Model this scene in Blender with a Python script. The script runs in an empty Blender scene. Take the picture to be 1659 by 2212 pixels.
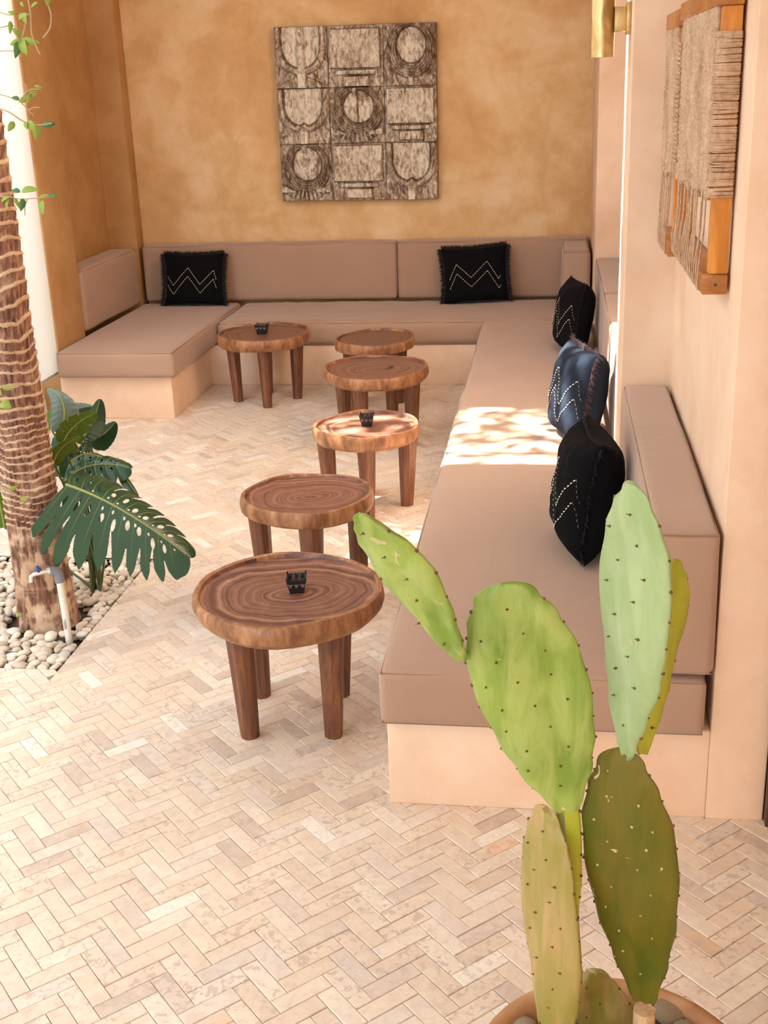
import bpy, bmesh, math, random
import numpy as np
from mathutils import Vector, Matrix, noise

SC = bpy.context.scene
COL = SC.collection
R = math.radians

# ---------------------------------------------------------------- camera
CAMP = Vector((0, 0, 1.9)); FPX = 2573.29; CX, CY = 829.5, 1106.0
yaw, pitch, roll = R(-8.45298), R(19.83218), R(-2.10227)
_f = Vector((math.sin(yaw)*math.cos(pitch), math.cos(yaw)*math.cos(pitch), -math.sin(pitch)))
_r0 = _f.cross(Vector((0, 0, 1))).normalized(); _u0 = _r0.cross(_f)
_r = _r0*math.cos(roll)+_u0*math.sin(roll); _u = -_r0*math.sin(roll)+_u0*math.cos(roll)
cd = bpy.data.cameras.new('camera'); cam = bpy.data.objects.new('camera', cd); COL.objects.link(cam)
cam.matrix_world = Matrix.Translation(CAMP) @ Matrix((_r, _u, -_f)).transposed().to_4x4()
cd.sensor_fit = 'VERTICAL'; cd.sensor_height = 24.0; cd.lens = FPX*24.0/2212
cd.clip_start = 0.05; SC.camera = cam

def ray(px, py): return _f*FPX+_r*(px-CX)-_u*(py-CY)
def atY(px, py, Y):
    d = ray(px, py); return CAMP+d*(Y/d.y)
def atZ(px, py, Z):
    d = ray(px, py); return CAMP+d*((Z-CAMP.z)/d.z)

# ---------------------------------------------------------------- light
W = bpy.data.worlds.new('sky'); SC.world = W; W.use_nodes = True
bg = W.node_tree.nodes['Background']; bg.inputs[0].default_value = (0.80, 0.90, 1.0, 1); bg.inputs[1].default_value = 4.4
SUND = Vector((0.53, 0.0, -0.848)).normalized()
sd = bpy.data.lights.new('sun', 'SUN'); sd.energy = 60; sd.angle = R(0.53); sd.color = (1.0, .95, .86)
so = bpy.data.objects.new('sun', sd); COL.objects.link(so)
so.rotation_euler = SUND.to_track_quat('-Z', 'Y').to_euler(); so.location = (-6, 5, 9)
vs = SC.view_settings; vs.view_transform = 'Standard'; vs.look = 'None'; vs.gamma = 1; vs.use_curve_mapping = False
vs.exposure = 0.15
SC.cycles.max_bounces = 10; SC.cycles.diffuse_bounces = 6
SC.cycles.use_denoising = True

# ---------------------------------------------------------------- helpers
def tag(o, label=None, cat=None, group=None, kind=None):
    if label: o['label'] = label
    if cat: o['category'] = cat
    if group: o['group'] = group
    if kind: o['kind'] = kind
    return o
def empty(name, loc=(0, 0, 0), rz=0, label=None, cat=None, group=None, rot=None):
    o = bpy.data.objects.new(name, None); COL.objects.link(o); o.location = loc
    o.rotation_euler = rot if rot else (0, 0, rz)
    o.empty_display_size = .05
    return tag(o, label, cat, group)
def link(name, me, m=None, parent=None, loc=None, rot=None):
    o = bpy.data.objects.new(name, me); COL.objects.link(o)
    if m is not None and not me.materials: me.materials.append(m)
    if parent: o.parent = parent
    if loc is not None: o.location = loc
    if rot is not None: o.rotation_euler = rot
    return o
def fin(bm, name, m, parent=None, smooth=True, loc=None, rot=None, ang=40):
    bmesh.ops.recalc_face_normals(bm, faces=bm.faces)
    me = bpy.data.meshes.new(name); bm.to_mesh(me); bm.free()
    if smooth:
        me.polygons.foreach_set('use_smooth', [True]*len(me.polygons))
        try: me.set_sharp_from_angle(angle=R(ang))
        except Exception: pass
    return link(name, me, m, parent, loc, rot)
def pyd(name, v, f, m, parent=None, smooth=True, loc=None, rot=None, ang=None):
    me = bpy.data.meshes.new(name); me.from_pydata([tuple(x) for x in v], [], f); me.update()
    if smooth:
        me.polygons.foreach_set('use_smooth', [True]*len(me.polygons))
        if ang: me.set_sharp_from_angle(angle=R(ang))
    return link(name, me, m, parent, loc, rot)
def bx(bm, a, b, bev=0, seg=2, mat=None):
    a = Vector(a); b = Vector(b)
    M = Matrix.Translation((a+b)/2) @ Matrix.Diagonal((abs(b.x-a.x), abs(b.y-a.y), abs(b.z-a.z), 1))
    if mat is not None: M = mat @ M
    r = bmesh.ops.create_cube(bm, size=1, matrix=M)
    if bev:
        es = list({e for v in r['verts'] for e in v.link_edges})
        bmesh.ops.bevel(bm, geom=es, offset=bev, segments=seg, profile=.5, affect='EDGES')
def box(name, a, b, m, parent=None, bev=0, seg=2):
    bm = bmesh.new(); bx(bm, a, b, bev, seg); return fin(bm, name, m, parent, smooth=bev > 0)
def tube(bm, pts, rad, seg=8, cap=True):
    pts = [Vector(p) for p in pts]; n = len(pts)
    rad = rad if isinstance(rad, (list, tuple)) else [rad]*n
    rings = []; up = None
    for i, p in enumerate(pts):
        d = (pts[min(i+1, n-1)]-pts[max(i-1, 0)]).normalized()
        if up is None:
            up = Vector((0, 0, 1)) if abs(d.z) < .9 else Vector((1, 0, 0))
        a = d.cross(up).normalized(); up = a.cross(d).normalized()
        rings.append([bm.verts.new(p+(a*math.cos(t)+up*math.sin(t))*rad[i]) for t in [2*math.pi*k/seg for k in range(seg)]])
    for i in range(n-1):
        for k in range(seg):
            bm.faces.new((rings[i][k], rings[i][(k+1) % seg], rings[i+1][(k+1) % seg], rings[i+1][k]))
    if cap:
        bm.faces.new(rings[0][::-1]); bm.faces.new(rings[-1])
def lathe(bm, prof, seg=48, c=(0, 0)):
    rings = []
    for (r, z) in prof:
        if r < 1e-5: rings.append([bm.verts.new((c[0], c[1], z))])
        else: rings.append([bm.verts.new((c[0]+r*math.cos(2*math.pi*k/seg), c[1]+r*math.sin(2*math.pi*k/seg), z)) for k in range(seg)])
    for a, b in zip(rings, rings[1:]):
        for k in range(seg):
            k2 = (k+1) % seg
            if len(a) == 1: bm.faces.new((a[0], b[k2], b[k]))
            elif len(b) == 1: bm.faces.new((a[k], a[k2], b[0]))
            else: bm.faces.new((a[k], a[k2], b[k2], b[k]))
def prism(name, poly, z0, z1, m, bev=0, parent=None, seg=3):
    bm = bmesh.new()
    lo = [bm.verts.new((x, y, z0)) for x, y in poly]; hi = [bm.verts.new((x, y, z1)) for x, y in poly]
    n = len(poly)
    for i in range(n): bm.faces.new((lo[i], lo[(i+1) % n], hi[(i+1) % n], hi[i]))
    bm.faces.new(lo[::-1]); bm.faces.new(hi)
    bmesh.ops.recalc_face_normals(bm, faces=bm.faces)
    if bev: bmesh.ops.bevel(bm, geom=bm.edges[:], offset=bev, segments=seg, profile=.5, affect='EDGES')
    return fin(bm, name, m, parent, smooth=bev > 0)
def bez(p0, p1, p2, t): return p0*(1-t)**2+p1*2*t*(1-t)+p2*t*t

# ---------------------------------------------------------------- materials
class G:
    def __init__(s, name):
        s.m = bpy.data.materials.new(name); s.m.use_nodes = True; s.nt = s.m.node_tree
        s.b = s.nt.nodes['Principled BSDF']
    def n(s, t, **k):
        nd = s.nt.nodes.new(t)
        for a, v in k.items():
            if a.startswith('i_'):
                key = a[2:]; key = int(key) if key.isdigit() else key
                s.set(nd.inputs[key], v)
            else: setattr(nd, a, v)
        return nd
    def set(s, sock, v):
        if isinstance(v, bpy.types.NodeSocket): s.nt.links.new(v, sock)
        elif isinstance(v, (tuple, list)) and len(v) == 3 and sock.type == 'RGBA': sock.default_value = (*v, 1)
        else: sock.default_value = v
    def pos(s, kind='Object', scale=(1, 1, 1)):
        tc = s.n('ShaderNodeTexCoord') if kind != 'World' else s.n('ShaderNodeNewGeometry')
        mp = s.n('ShaderNodeMapping'); s.set(mp.inputs[0], tc.outputs['Position' if kind == 'World' else kind]); mp.inputs['Scale'].default_value = scale
        return mp.outputs[0]
    def noise(s, vec, scale, det=6, rough=.6, dist=0):
        nd = s.n('ShaderNodeTexNoise'); s.set(nd.inputs['Vector'], vec); nd.inputs['Scale'].default_value = scale
        nd.inputs['Detail'].default_value = det; nd.inputs['Roughness'].default_value = rough; nd.inputs['Distortion'].default_value = dist
        return nd.outputs['Fac']
    def ramp(s, f, stops, interp='LINEAR'):
        nd = s.n('ShaderNodeValToRGB'); s.set(nd.inputs[0], f); cr = nd.color_ramp; cr.interpolation = interp
        while len(cr.elements) < len(stops): cr.elements.new(.5)
        for e, (p, c) in zip(cr.elements, stops):
            e.position = p; e.color = (*c, 1) if isinstance(c, (tuple, list)) else (c, c, c, 1)
        return nd.outputs[0]
    def mix(s, f, a, b, mode='MIX'):
        nd = s.n('ShaderNodeMix', data_type='RGBA', blend_type=mode)
        s.set(nd.inputs[0], f); s.set(nd.inputs[6], a); s.set(nd.inputs[7], b); return nd.outputs[2]
    def math(s, op, a, b=0.0, c=None):
        nd = s.n('ShaderNodeMath', operation=op); s.set(nd.inputs[0], a); s.set(nd.inputs[1], b)
        if c is not None: s.set(nd.inputs[2], c)
        return nd.outputs[0]
    def bump(s, h, st=.3, d=.01, prev=None):
        nd = s.n('ShaderNodeBump'); nd.inputs['Strength'].default_value = st; nd.inputs['Distance'].default_value = d
        s.set(nd.inputs['Height'], h)
        if prev: s.set(nd.inputs['Normal'], prev)
        s.set(s.b.inputs['Normal'], nd.outputs[0]); return nd.outputs[0]
    def done(s, col, rough=.6, **k):
        s.set(s.b.inputs['Base Color'], col); s.set(s.b.inputs['Roughness'], rough)
        for a, v in k.items(): s.set(s.b.inputs[a.replace('_', ' ')], v)
        return s.m
    def rnd(s):
        oi = s.n('ShaderNodeObjectInfo').outputs['Random']; g = s.n('ShaderNodeNewGeometry').outputs['Random Per Island']
        return s.math('FRACT', s.math('ADD', oi, g))

def m_plain(name, c, rough=.6, metal=0, nz=0, sc=60, c2=None, bump=0, **k):
    g = G(name)
    p = g.pos('Object'); f = g.noise(p, sc, 4)
    col = g.mix(g.ramp(f, [(.35, 0), (.65, 1)]), c, c2) if c2 else c
    if bump: g.bump(f, bump, .002)
    return g.done(col, rough, Metallic=metal, **k)

def m_plaster(name, cs, low=None):
    g = G(name); p = g.pos('World')
    a = g.noise(p, 1.3, 5, .55, .6); b = g.noise(p, 5.5, 8, .65, .4)
    f = g.math('ADD', g.math('MULTIPLY', a, .65), g.math('MULTIPLY', b, .35))
    col = g.ramp(f, [(.33, cs[0]), (.47, cs[1]), (.56, cs[2]), (.68, cs[3])])
    fine = g.noise(p, 45, 8, .7)
    g.bump(g.math('ADD', g.math('MULTIPLY', b, .8), g.math('MULTIPLY', fine, .25)), .25, .012)
    return g.done(col, .72)
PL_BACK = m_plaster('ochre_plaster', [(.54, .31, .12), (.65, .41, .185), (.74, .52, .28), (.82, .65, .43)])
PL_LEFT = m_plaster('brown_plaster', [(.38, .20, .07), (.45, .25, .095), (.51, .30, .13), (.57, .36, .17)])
PL_SIDE = m_plaster('pink_plaster', [(.72, .49, .33), (.80, .58, .41), (.84, .64, .47), (.88, .70, .54)])
PL_CEIL = m_plaster('ceiling_plaster', [(.48, .34, .21), (.52, .38, .24), (.56, .42, .28), (.6, .46, .32)])
PL_OUT = m_plaster('added_wall_plaster', [(.78, .73, .66), (.82, .78, .72), (.85, .82, .76), (.88, .85, .8)])  # for the added light-blocking walls out of view

def m_tile():
    g = G('travertine_tile'); rn = g.rnd()
    oi = rn
    base = g.ramp(rn, [(0, (.58, .47, .39)), (.06, (.80, .69, .57)), (.2, (.76, .62, .49)), (.34, (.84, .74, .63)), (.46, (.74, .60, .48)), (.56, (.80, .67, .55)), (.68, (.68, .575, .49)), (.75, (.80, .66, .52)), (.83, (.76, .66, .58)), (.93, (.93, .88, .79)), (.97, (.66, .58, .52))], 'CONSTANT')
    p = g.pos('World')
    wn = g.n('ShaderNodeTexWhiteNoise', noise_dimensions='1D'); g.set(wn.inputs['W'], rn)
    ofs = g.n('ShaderNodeVectorMath', operation='MULTIPLY_ADD'); g.set(ofs.inputs[0], wn.outputs['Color']); ofs.inputs[1].default_value = (9, 9, 9); g.set(ofs.inputs[2], p)
    q = ofs.outputs[0]
    spots = g.ramp(g.noise(q, 48, 6, .65, .5), [(.53, 0), (.60, 1)])
    clouds = g.ramp(g.noise(q, 15, 7, .7, 1.2), [(.3, 0), (.7, 1)])
    hasspots = g.ramp(wn.outputs['Value'], [(.0, .10), (.5, .22), (.75, .6)])
    col = g.mix(clouds, g.mix(.26, base, (.42, .29, .20)), g.mix(.35, base, (.92, .81, .66)))
    col = g.mix(g.math('MULTIPLY', spots, hasspots), col, (.46, .35, .30))
    vein = g.ramp(g.math('ABSOLUTE', g.math('SUBTRACT', g.noise(q, 9, 6, .7, 1.5), .5)), [(0, 1), (.012, 0)])
    col = g.mix(g.math('MULTIPLY', vein, .35), col, (.62, .42, .28))
    stain = g.ramp(g.noise(q, 5, 3, .5), [(.66, 0), (.75, .55)])
    col = g.mix(stain, col, (.85, .50, .26))
    g.bump(g.math('ADD', g.math('MULTIPLY', spots, -.5), clouds), .15, .002)
    return g.done(col, g.ramp(clouds, [(0, .32), (1, .5)]))
TILE = m_tile()
def m_fabric(name, c, c2, sc=900, rough=.9, wr=.25, sheen=.3):
    g = G(name); p = g.pos('Object')
    a = g.noise(p, 2.2, 3, .5, .3); w = g.noise(p, 9, 3, .5, 1.2)
    wx = g.n('ShaderNodeTexWave', bands_direction='X'); g.set(wx.inputs['Vector'], p); wx.inputs['Scale'].default_value = sc/4
    wy = g.n('ShaderNodeTexWave', bands_direction='Y'); g.set(wy.inputs['Vector'], p); wy.inputs['Scale'].default_value = sc/4
    n1 = g.bump(g.math('ADD', wx.outputs['Fac'], wy.outputs['Fac']), .08, .0006)
    g.bump(w, wr, .012, n1)
    return g.done(g.mix(a, c, c2), rough, Sheen_Weight=sheen)
TAUPE = m_fabric('taupe_canvas', (.37, .235, .16), (.43, .28, .20))
TAUPED = m_plain('taupe_piping', (.27, .175, .125), .9)
def m_black(name, c):
    g = G(name); p = g.pos('Object')
    g.bump(g.noise(p, 25, 5, .6, .5), .5, .006)
    g.set(g.b.inputs['Specular IOR Level'], .15); return g.done(c, .95)
BLACK = m_black('black_linen', (.0035, .003, .004)); NAVY = m_black('navy_linen', (.014, .021, .035))
FRINGE = m_plain('black_fringe', (.01, .007, .009), .95); FRINGE2 = m_plain('faded_purple_fringe', (.07, .035, .045), .95)
STITCH = m_plain('cream_thread', (.80, .70, .50), .8)

def m_wood_top():
    g = G('ringed_walnut_top'); tc = g.n('ShaderNodeTexCoord')
    oi = g.n('ShaderNodeObjectInfo').outputs['Random']
    sep = g.n('ShaderNodeSeparateXYZ'); 
    dn = g.n('ShaderNodeTexNoise'); g.set(dn.inputs['Vector'], tc.outputs['Object']); dn.inputs['Scale'].default_value = 3.2; dn.inputs['Detail'].default_value = 3
    g.set(dn.inputs['W'], oi) if 'W' in dn.inputs else None
    va = g.n('ShaderNodeVectorMath', operation='MULTIPLY_ADD'); g.set(va.inputs[0], dn.outputs['Color']); va.inputs[1].default_value = (.15, .15, 0); g.set(va.inputs[2], tc.outputs['Object'])
    vb = g.n('ShaderNodeVectorMath', operation='SUBTRACT'); g.set(vb.inputs[0], va.outputs[0]); vb.inputs[1].default_value = (.10, .06, 0)
    vc = g.n('ShaderNodeVectorMath', operation='MULTIPLY'); g.set(vc.inputs[0], vb.outputs[0]); vc.inputs[1].default_value = (.8, 1.0, 0)
    ln = g.n('ShaderNodeVectorMath', operation='LENGTH'); g.set(ln.inputs[0], vc.outputs[0])
    rr = g.math('MULTIPLY', ln.outputs['Value'], 26.0)
    rn = g.n('ShaderNodeTexNoise', noise_dimensions='1D'); g.set(rn.inputs['W'], g.math('ADD', rr, g.math('MULTIPLY', oi, 50))); rn.inputs['Scale'].default_value = 1.6; rn.inputs['Detail'].default_value = 6; rn.inputs['Roughness'].default_value = .7
    fine = g.noise(tc.outputs['Object'], 22, 6, .65, .6)
    f = g.math('ADD', g.math('MULTIPLY', rn.outputs['Fac'], .72), g.math('MULTIPLY', fine, .28))
    col = g.ramp(f, [(.30, (.06, .022, .016)), (.42, (.135, .055, .036)), (.51, (.215, .092, .060)), (.60, (.30, .145, .095)), (.72, (.42, .24, .165))])
    g.bump(f, .12, .003)
    return g.done(col, g.ramp(fine, [(.3, .34), (.7, .5)]), Coat_Weight=.15, Coat_Roughness=.35)
def m_wood_side(name, c, zs, sc=9, rough=.5):
    g = G(name); p = g.pos('Object', (1, 1, zs))
    a = g.noise(p, sc, 8, .65, .8); b = g.noise(p, sc*6, 5, .6)
    f = g.math('ADD', g.math('MULTIPLY', a, .75), g.math('MULTIPLY', b, .25))
    col = g.ramp(f, [(.32, c[0]), (.46, c[1]), (.56, c[2]), (.70, c[3])])
    g.bump(f, .25, .004)
    return g.done(col, rough, Coat_Weight=.15, Coat_Roughness=.4)
W_TOP = m_wood_top()
W_RIM = m_wood_side('walnut_edge', [(.09, .03, .014), (.25, .10, .038), (.38, .175, .075), (.56, .32, .16)], .3, 13)
W_LEG = m_wood_side('walnut_leg', [(.05, .014, .007), (.13, .042, .018), (.21, .078, .032), (.34, .14, .058)], .12, 22)
TEAK = m_wood_side('orange_teak', [(.40, .12, .012), (.58, .21, .022), (.72, .30, .05), (.82, .42, .12)], .15, 12, .45)
TEAKH = m_wood_side('orange_teak_rail', [(.26, .08, .015), (.38, .13, .02), (.48, .19, .035), (.58, .26, .07)], 3, 10, .45)
DOORW = m_wood_side('dark_door_wood', [(.04, .015, .01), (.07, .028, .018), (.10, .04, .025), (.14, .06, .04)], .15, 12)

# ================================================================ setting
wr = prism('wall_right', [(.425, 2.83), (.425, 4.33), (.25, 4.33), (.25, 4.72), (.425, 4.72), (.425, 7.6), (.25, 7.6), (.25, 8.62), (.85, 8.62), (.85, 2.95), (.575, 2.95), (.575, 2.83)][::-1], 0, 3.4, PL_SIDE, .004)
tag(wr, kind='structure')
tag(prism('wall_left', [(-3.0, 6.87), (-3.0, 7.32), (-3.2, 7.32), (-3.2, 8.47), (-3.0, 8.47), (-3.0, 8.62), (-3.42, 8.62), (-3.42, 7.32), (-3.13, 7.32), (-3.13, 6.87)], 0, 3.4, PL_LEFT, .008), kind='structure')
tag(box('wall_back', (-3.6, 8.62, 0), (.95, 8.85, 3.4), PL_BACK), kind='structure')
# roof: out-of-view deck cut to shape daylight, open over seating strip and palm
RZ = 3.4
roof = empty('ceiling'); roof['kind'] = 'structure'
def slab(a, b): return box('ceiling_panel', (*a, RZ), (*b, RZ+.2), PL_CEIL, roof)
slab((-3.6, 6.9), (.95, 8.85)); slab((-3.05, 5.47), (.95, 6.9)); slab((-1.55, 3.0), (.95, 4.6)); slab((-1.9, -3.5), (3.0, 3.0))
box('ceiling_beam', (-1.55, 4.48, RZ-.22), (.42, 4.6, RZ), PL_CEIL, roof)
tag(box('wall_sunblock_low', (-5.3, 4.62, 0), (-5.0, 5.46, 6.6), PL_OUT), kind='structure')  # added out-of-view wall, kept low so the sun beam passes
tag(box('wall_sunblock_near', (-5.35, -6, 0), (-5.0, 3.0, 8.9), PL_OUT), kind='structure')  # added sun blocker, out of view on the left
tag(box('wall_sunblock_mid', (-5.35, 3.0, 0), (-5.0, 4.62, 10.0), PL_OUT), kind='structure')  # added and raised to keep stray sun off the near seat
tag(box('wall_sunblock_far', (-5.35, 5.46, 0), (-5.0, 11, 8.6), PL_OUT), kind='structure')  # added sun blocker on the far side of the beam gap
tag(box('wall_lightblock_rear', (-1.9, -4.4, 0), (3.0, -4.2, 3.0), PL_OUT), kind='structure')  # added behind the camera to cut light on the near floor
tag(box('wall_lightblock_right', (2.8, -4.2, 0), (3.0, 2.83, 3.4), PL_SIDE), kind='structure')  # added out of view on the right to dim the near area
# door at the right end of the wall
dr = empty('door_1'); dr['kind'] = 'structure'
box('door_frame', (.577, 2.80, 0), (.65, 2.93, 2.3), DOORW, dr, .004)
box('door_leaf', (.65, 2.86, .01), (1.5, 2.90, 2.3), DOORW, dr, .003)
tag(box('wall_front', (1.5, 2.83, 0), (3.0, 2.95, 3.4), PL_SIDE), kind='structure')
tag(box('wall_lintel', (.575, 2.83, 2.3), (1.5, 2.95, 3.4), PL_SIDE), kind='structure')

# ---- floor : slab around the pebble bed, herringbone pieces on top
BX0, BX1, BY0, BY1 = -3.1, -1.70, 3.545, 4.58
GROUT = m_plain('floor_grout', (.36, .26, .19), .85, c2=(.46, .35, .26), sc=80)
def ring_floor():
    v = [(-7, -4.5, 0), (4, -4.5, 0), (4, 9.2, 0), (-7, 9.2, 0), (BX0, BY0, 0), (BX1, BY0, 0), (BX1, BY1, 0), (BX0, BY1, 0)]
    v = [(x, y, -.007) for x, y, z in v]+[(x, y, -.15) for x, y, z in v]
    f = [(0, 1, 5, 4), (1, 2, 6, 5), (2, 3, 7, 6), (3, 0, 4, 7)]
    f += [(b+8, a+8, d+8, c+8) for a, b, c, d in [(x[0], x[1], x[3], x[2]) for x in f]]
    f += [(4, 5, 13, 12), (5, 6, 14, 13), (6, 7, 15, 14), (7, 4, 12, 15)]
    return f, v
ff, vv = ring_floor()
floor = pyd('floor', vv, ff[:4]+ff[8:], GROUT, smooth=False); floor['kind'] = 'structure'
SOIL = m_plain('dark_soil', (.05, .035, .025), 1, c2=(.09, .065, .045), sc=40)
TW = .0456; TL = 3*TW; TH = R(43.6)
e1 = Vector((math.cos(TH), math.sin(TH), 0)); e2 = Vector((-math.sin(TH), math.cos(TH), 0))
ORG = Vector((-.9371, 2.6659, 0))
rg = random.Random(5)
def tile_verts(hx, hy, jit=0):
    b = .0016; t = []
    for z, s in ((0, b), (-.0018, 0), (-.010, 0)):
        t += [(-hx+s, -hy+s, z), (hx-s, -hy+s, z), (hx-s, hy-s, z), (-hx+s, hy-s, z)]
    f = [(0, 1, 2, 3)]
    for k in (0, 4):
        for i in range(4): f.append((k+i, k+4+i, k+4+(i+1) % 4, k+(i+1) % 4))
    return t, f
JG = .0013
def inside_floor(c):
    x, y = c.x, c.y
    if x > -.34 and y > 2.92: return False
    if y > 7.79: return False
    if x < -2.37 and y > 6.93: return False
    return True
def clear_bed(c, h, L, ax):
    ex = abs(ax.x)*L/2+abs(ax.y)*TW/2; ey = abs(ax.y)*L/2+abs(ax.x)*TW/2
    return c.x-ex > BX1 or c.x+ex < BX0 or c.y+ey < BY0 or c.y-ey > BY1
tiles = []
for j in range(-140, 160):
    for k in range(-260, 260):
        # band j, step k : H piece then V piece
        o = ORG+e1*TW*(k+3*j)+e2*TW*(k-3*j)
        cH = o+e1*TL/2+e2*TW/2; cV = o+e1*TW/2+e2*(TW+TL/2)
        for c, ax, rot in ((cH, e1, TH), (cV, e2, TH+math.pi/2)):
            if c.x < -3.4 or c.x > 1.3 or c.y < .9 or c.y > 7.8: continue
            if not inside_floor(c): continue
            tiles.append((c, ax, rot))
# pieces along the bed edge are cut by the edge line
keep = []; cut = []
for c, ax, rot in tiles:
    if clear_bed(c, 0, TL, ax): keep.append((c, rot, TL)); continue
    ex = abs(ax.x)*TL/2+abs(ax.y)*TW/2; ey = abs(ax.y)*TL/2+abs(ax.x)*TW/2
    o = {'r': c.x+ex-BX1, 'n': BY0-(c.y-ey), 'f': c.y+ey-BY1}
    k = max(o, key=o.get)
    if o[k] > .004: cut.append((c, rot, k))
def seen(c):
    d = c-CAMP; z = d.dot(_f); x = CX+FPX*d.dot(_r)/z; y = CY-FPX*d.dot(_u)/z
    return z, -60 < x < 1719 and -60 < y < 2230
big = sorted([(seen(c)[0], i) for i, (c, rot, L) in enumerate(keep) if seen(c)[1] and L == TL])[:300]
bigset = {i for _, i in big}
tv, tf = tile_verts(TL/2-JG/2, TW/2-JG/2)
tme = bpy.data.meshes.new('tile'); tme.from_pydata(tv, [], tf); tme.update(); tme.materials.append(TILE)
rest_v = []; rest_f = []
for i, (c, rot, L) in enumerate(keep):
    z = .001+rg.uniform(-.0009, .0009); tx, ty = rg.uniform(-.004, .004), rg.uniform(-.012, .012)
    if i in bigset:
        o = link('tile', tme, None, floor, (c.x, c.y, z), (ty, tx, rot+rg.uniform(-.006, .006)))
    else:
        v, f = tile_verts(L/2-JG/2, TW/2-JG/2); b0 = len(rest_v); cs, sn = math.cos(rot), math.sin(rot)
        for a in v: rest_v.append((c.x+a[0]*cs-a[1]*sn, c.y+a[0]*sn+a[1]*cs, z+a[2]+a[0]*tx+a[1]*ty))
        rest_f += [tuple(q+b0 for q in ff_) for ff_ in f]
for c, rot, k in cut:
    v, f = tile_verts(TL/2-JG/2, TW/2-JG/2); cs, sn = math.cos(rot), math.sin(rot); cb = bmesh.new()
    bv = [cb.verts.new((c.x+a[0]*cs-a[1]*sn, c.y+a[0]*sn+a[1]*cs, .001+a[2])) for a in v]
    for q in f: cb.faces.new([bv[t] for t in q])
    pc_, pn_ = {'r': ((BX1, 0, 0), (-1, 0, 0)), 'n': ((0, BY0, 0), (0, 1, 0)), 'f': ((0, BY1, 0), (0, -1, 0))}[k]
    bmesh.ops.bisect_plane(cb, geom=cb.verts[:]+cb.edges[:]+cb.faces[:], plane_co=pc_, plane_no=pn_, clear_outer=True)
    b0 = len(rest_v); cb.verts.index_update(); rest_v += [tuple(w.co) for w in cb.verts]; rest_f += [tuple(w.index+b0 for w in q.verts) for q in cb.faces]; cb.free()
tag(pyd('tile_field', rest_v, rest_f, TILE, floor, smooth=False), kind='stuff')
EDGE = m_plain('stone_kerb', (.74, .60, .48), .6, c2=(.80, .68, .56), sc=20)
kb = bmesh.new()
bx(kb, (BX0-.02, BY0-.003, -.15), (BX1+.003, BY0, -.006)); bx(kb, (BX1, BY0, -.15), (BX1+.003, BY1, -.006))
bx(kb, (BX0-.02, BY1, -.15), (BX1+.003, BY1+.003, -.006))
tag(fin(kb, 'trim_1', EDGE, smooth=False), kind='structure')
tag(box('trim_2', (BX0, BY0, -.16), (BX1, BY1, -.045), SOIL), kind='structure')

# ---- masonry bench
pl = prism('bench_plinth', [(-.434, 2.831), (.4249, 2.831), (.424, 4.32), (.249, 4.34), (.249, 4.72), (.424, 4.73), (.424, 7.58), (.249, 7.6), (.249, 8.619), (-2.999, 8.619), (-2.999, 6.83), (-2.29, 6.83), (-2.29, 7.70), (-.434, 7.70)], 0, .268, PL_SIDE, .005)
tag(pl, 'smooth peach plaster bench base running around three sides under the seat cushions', 'bench')

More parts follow.
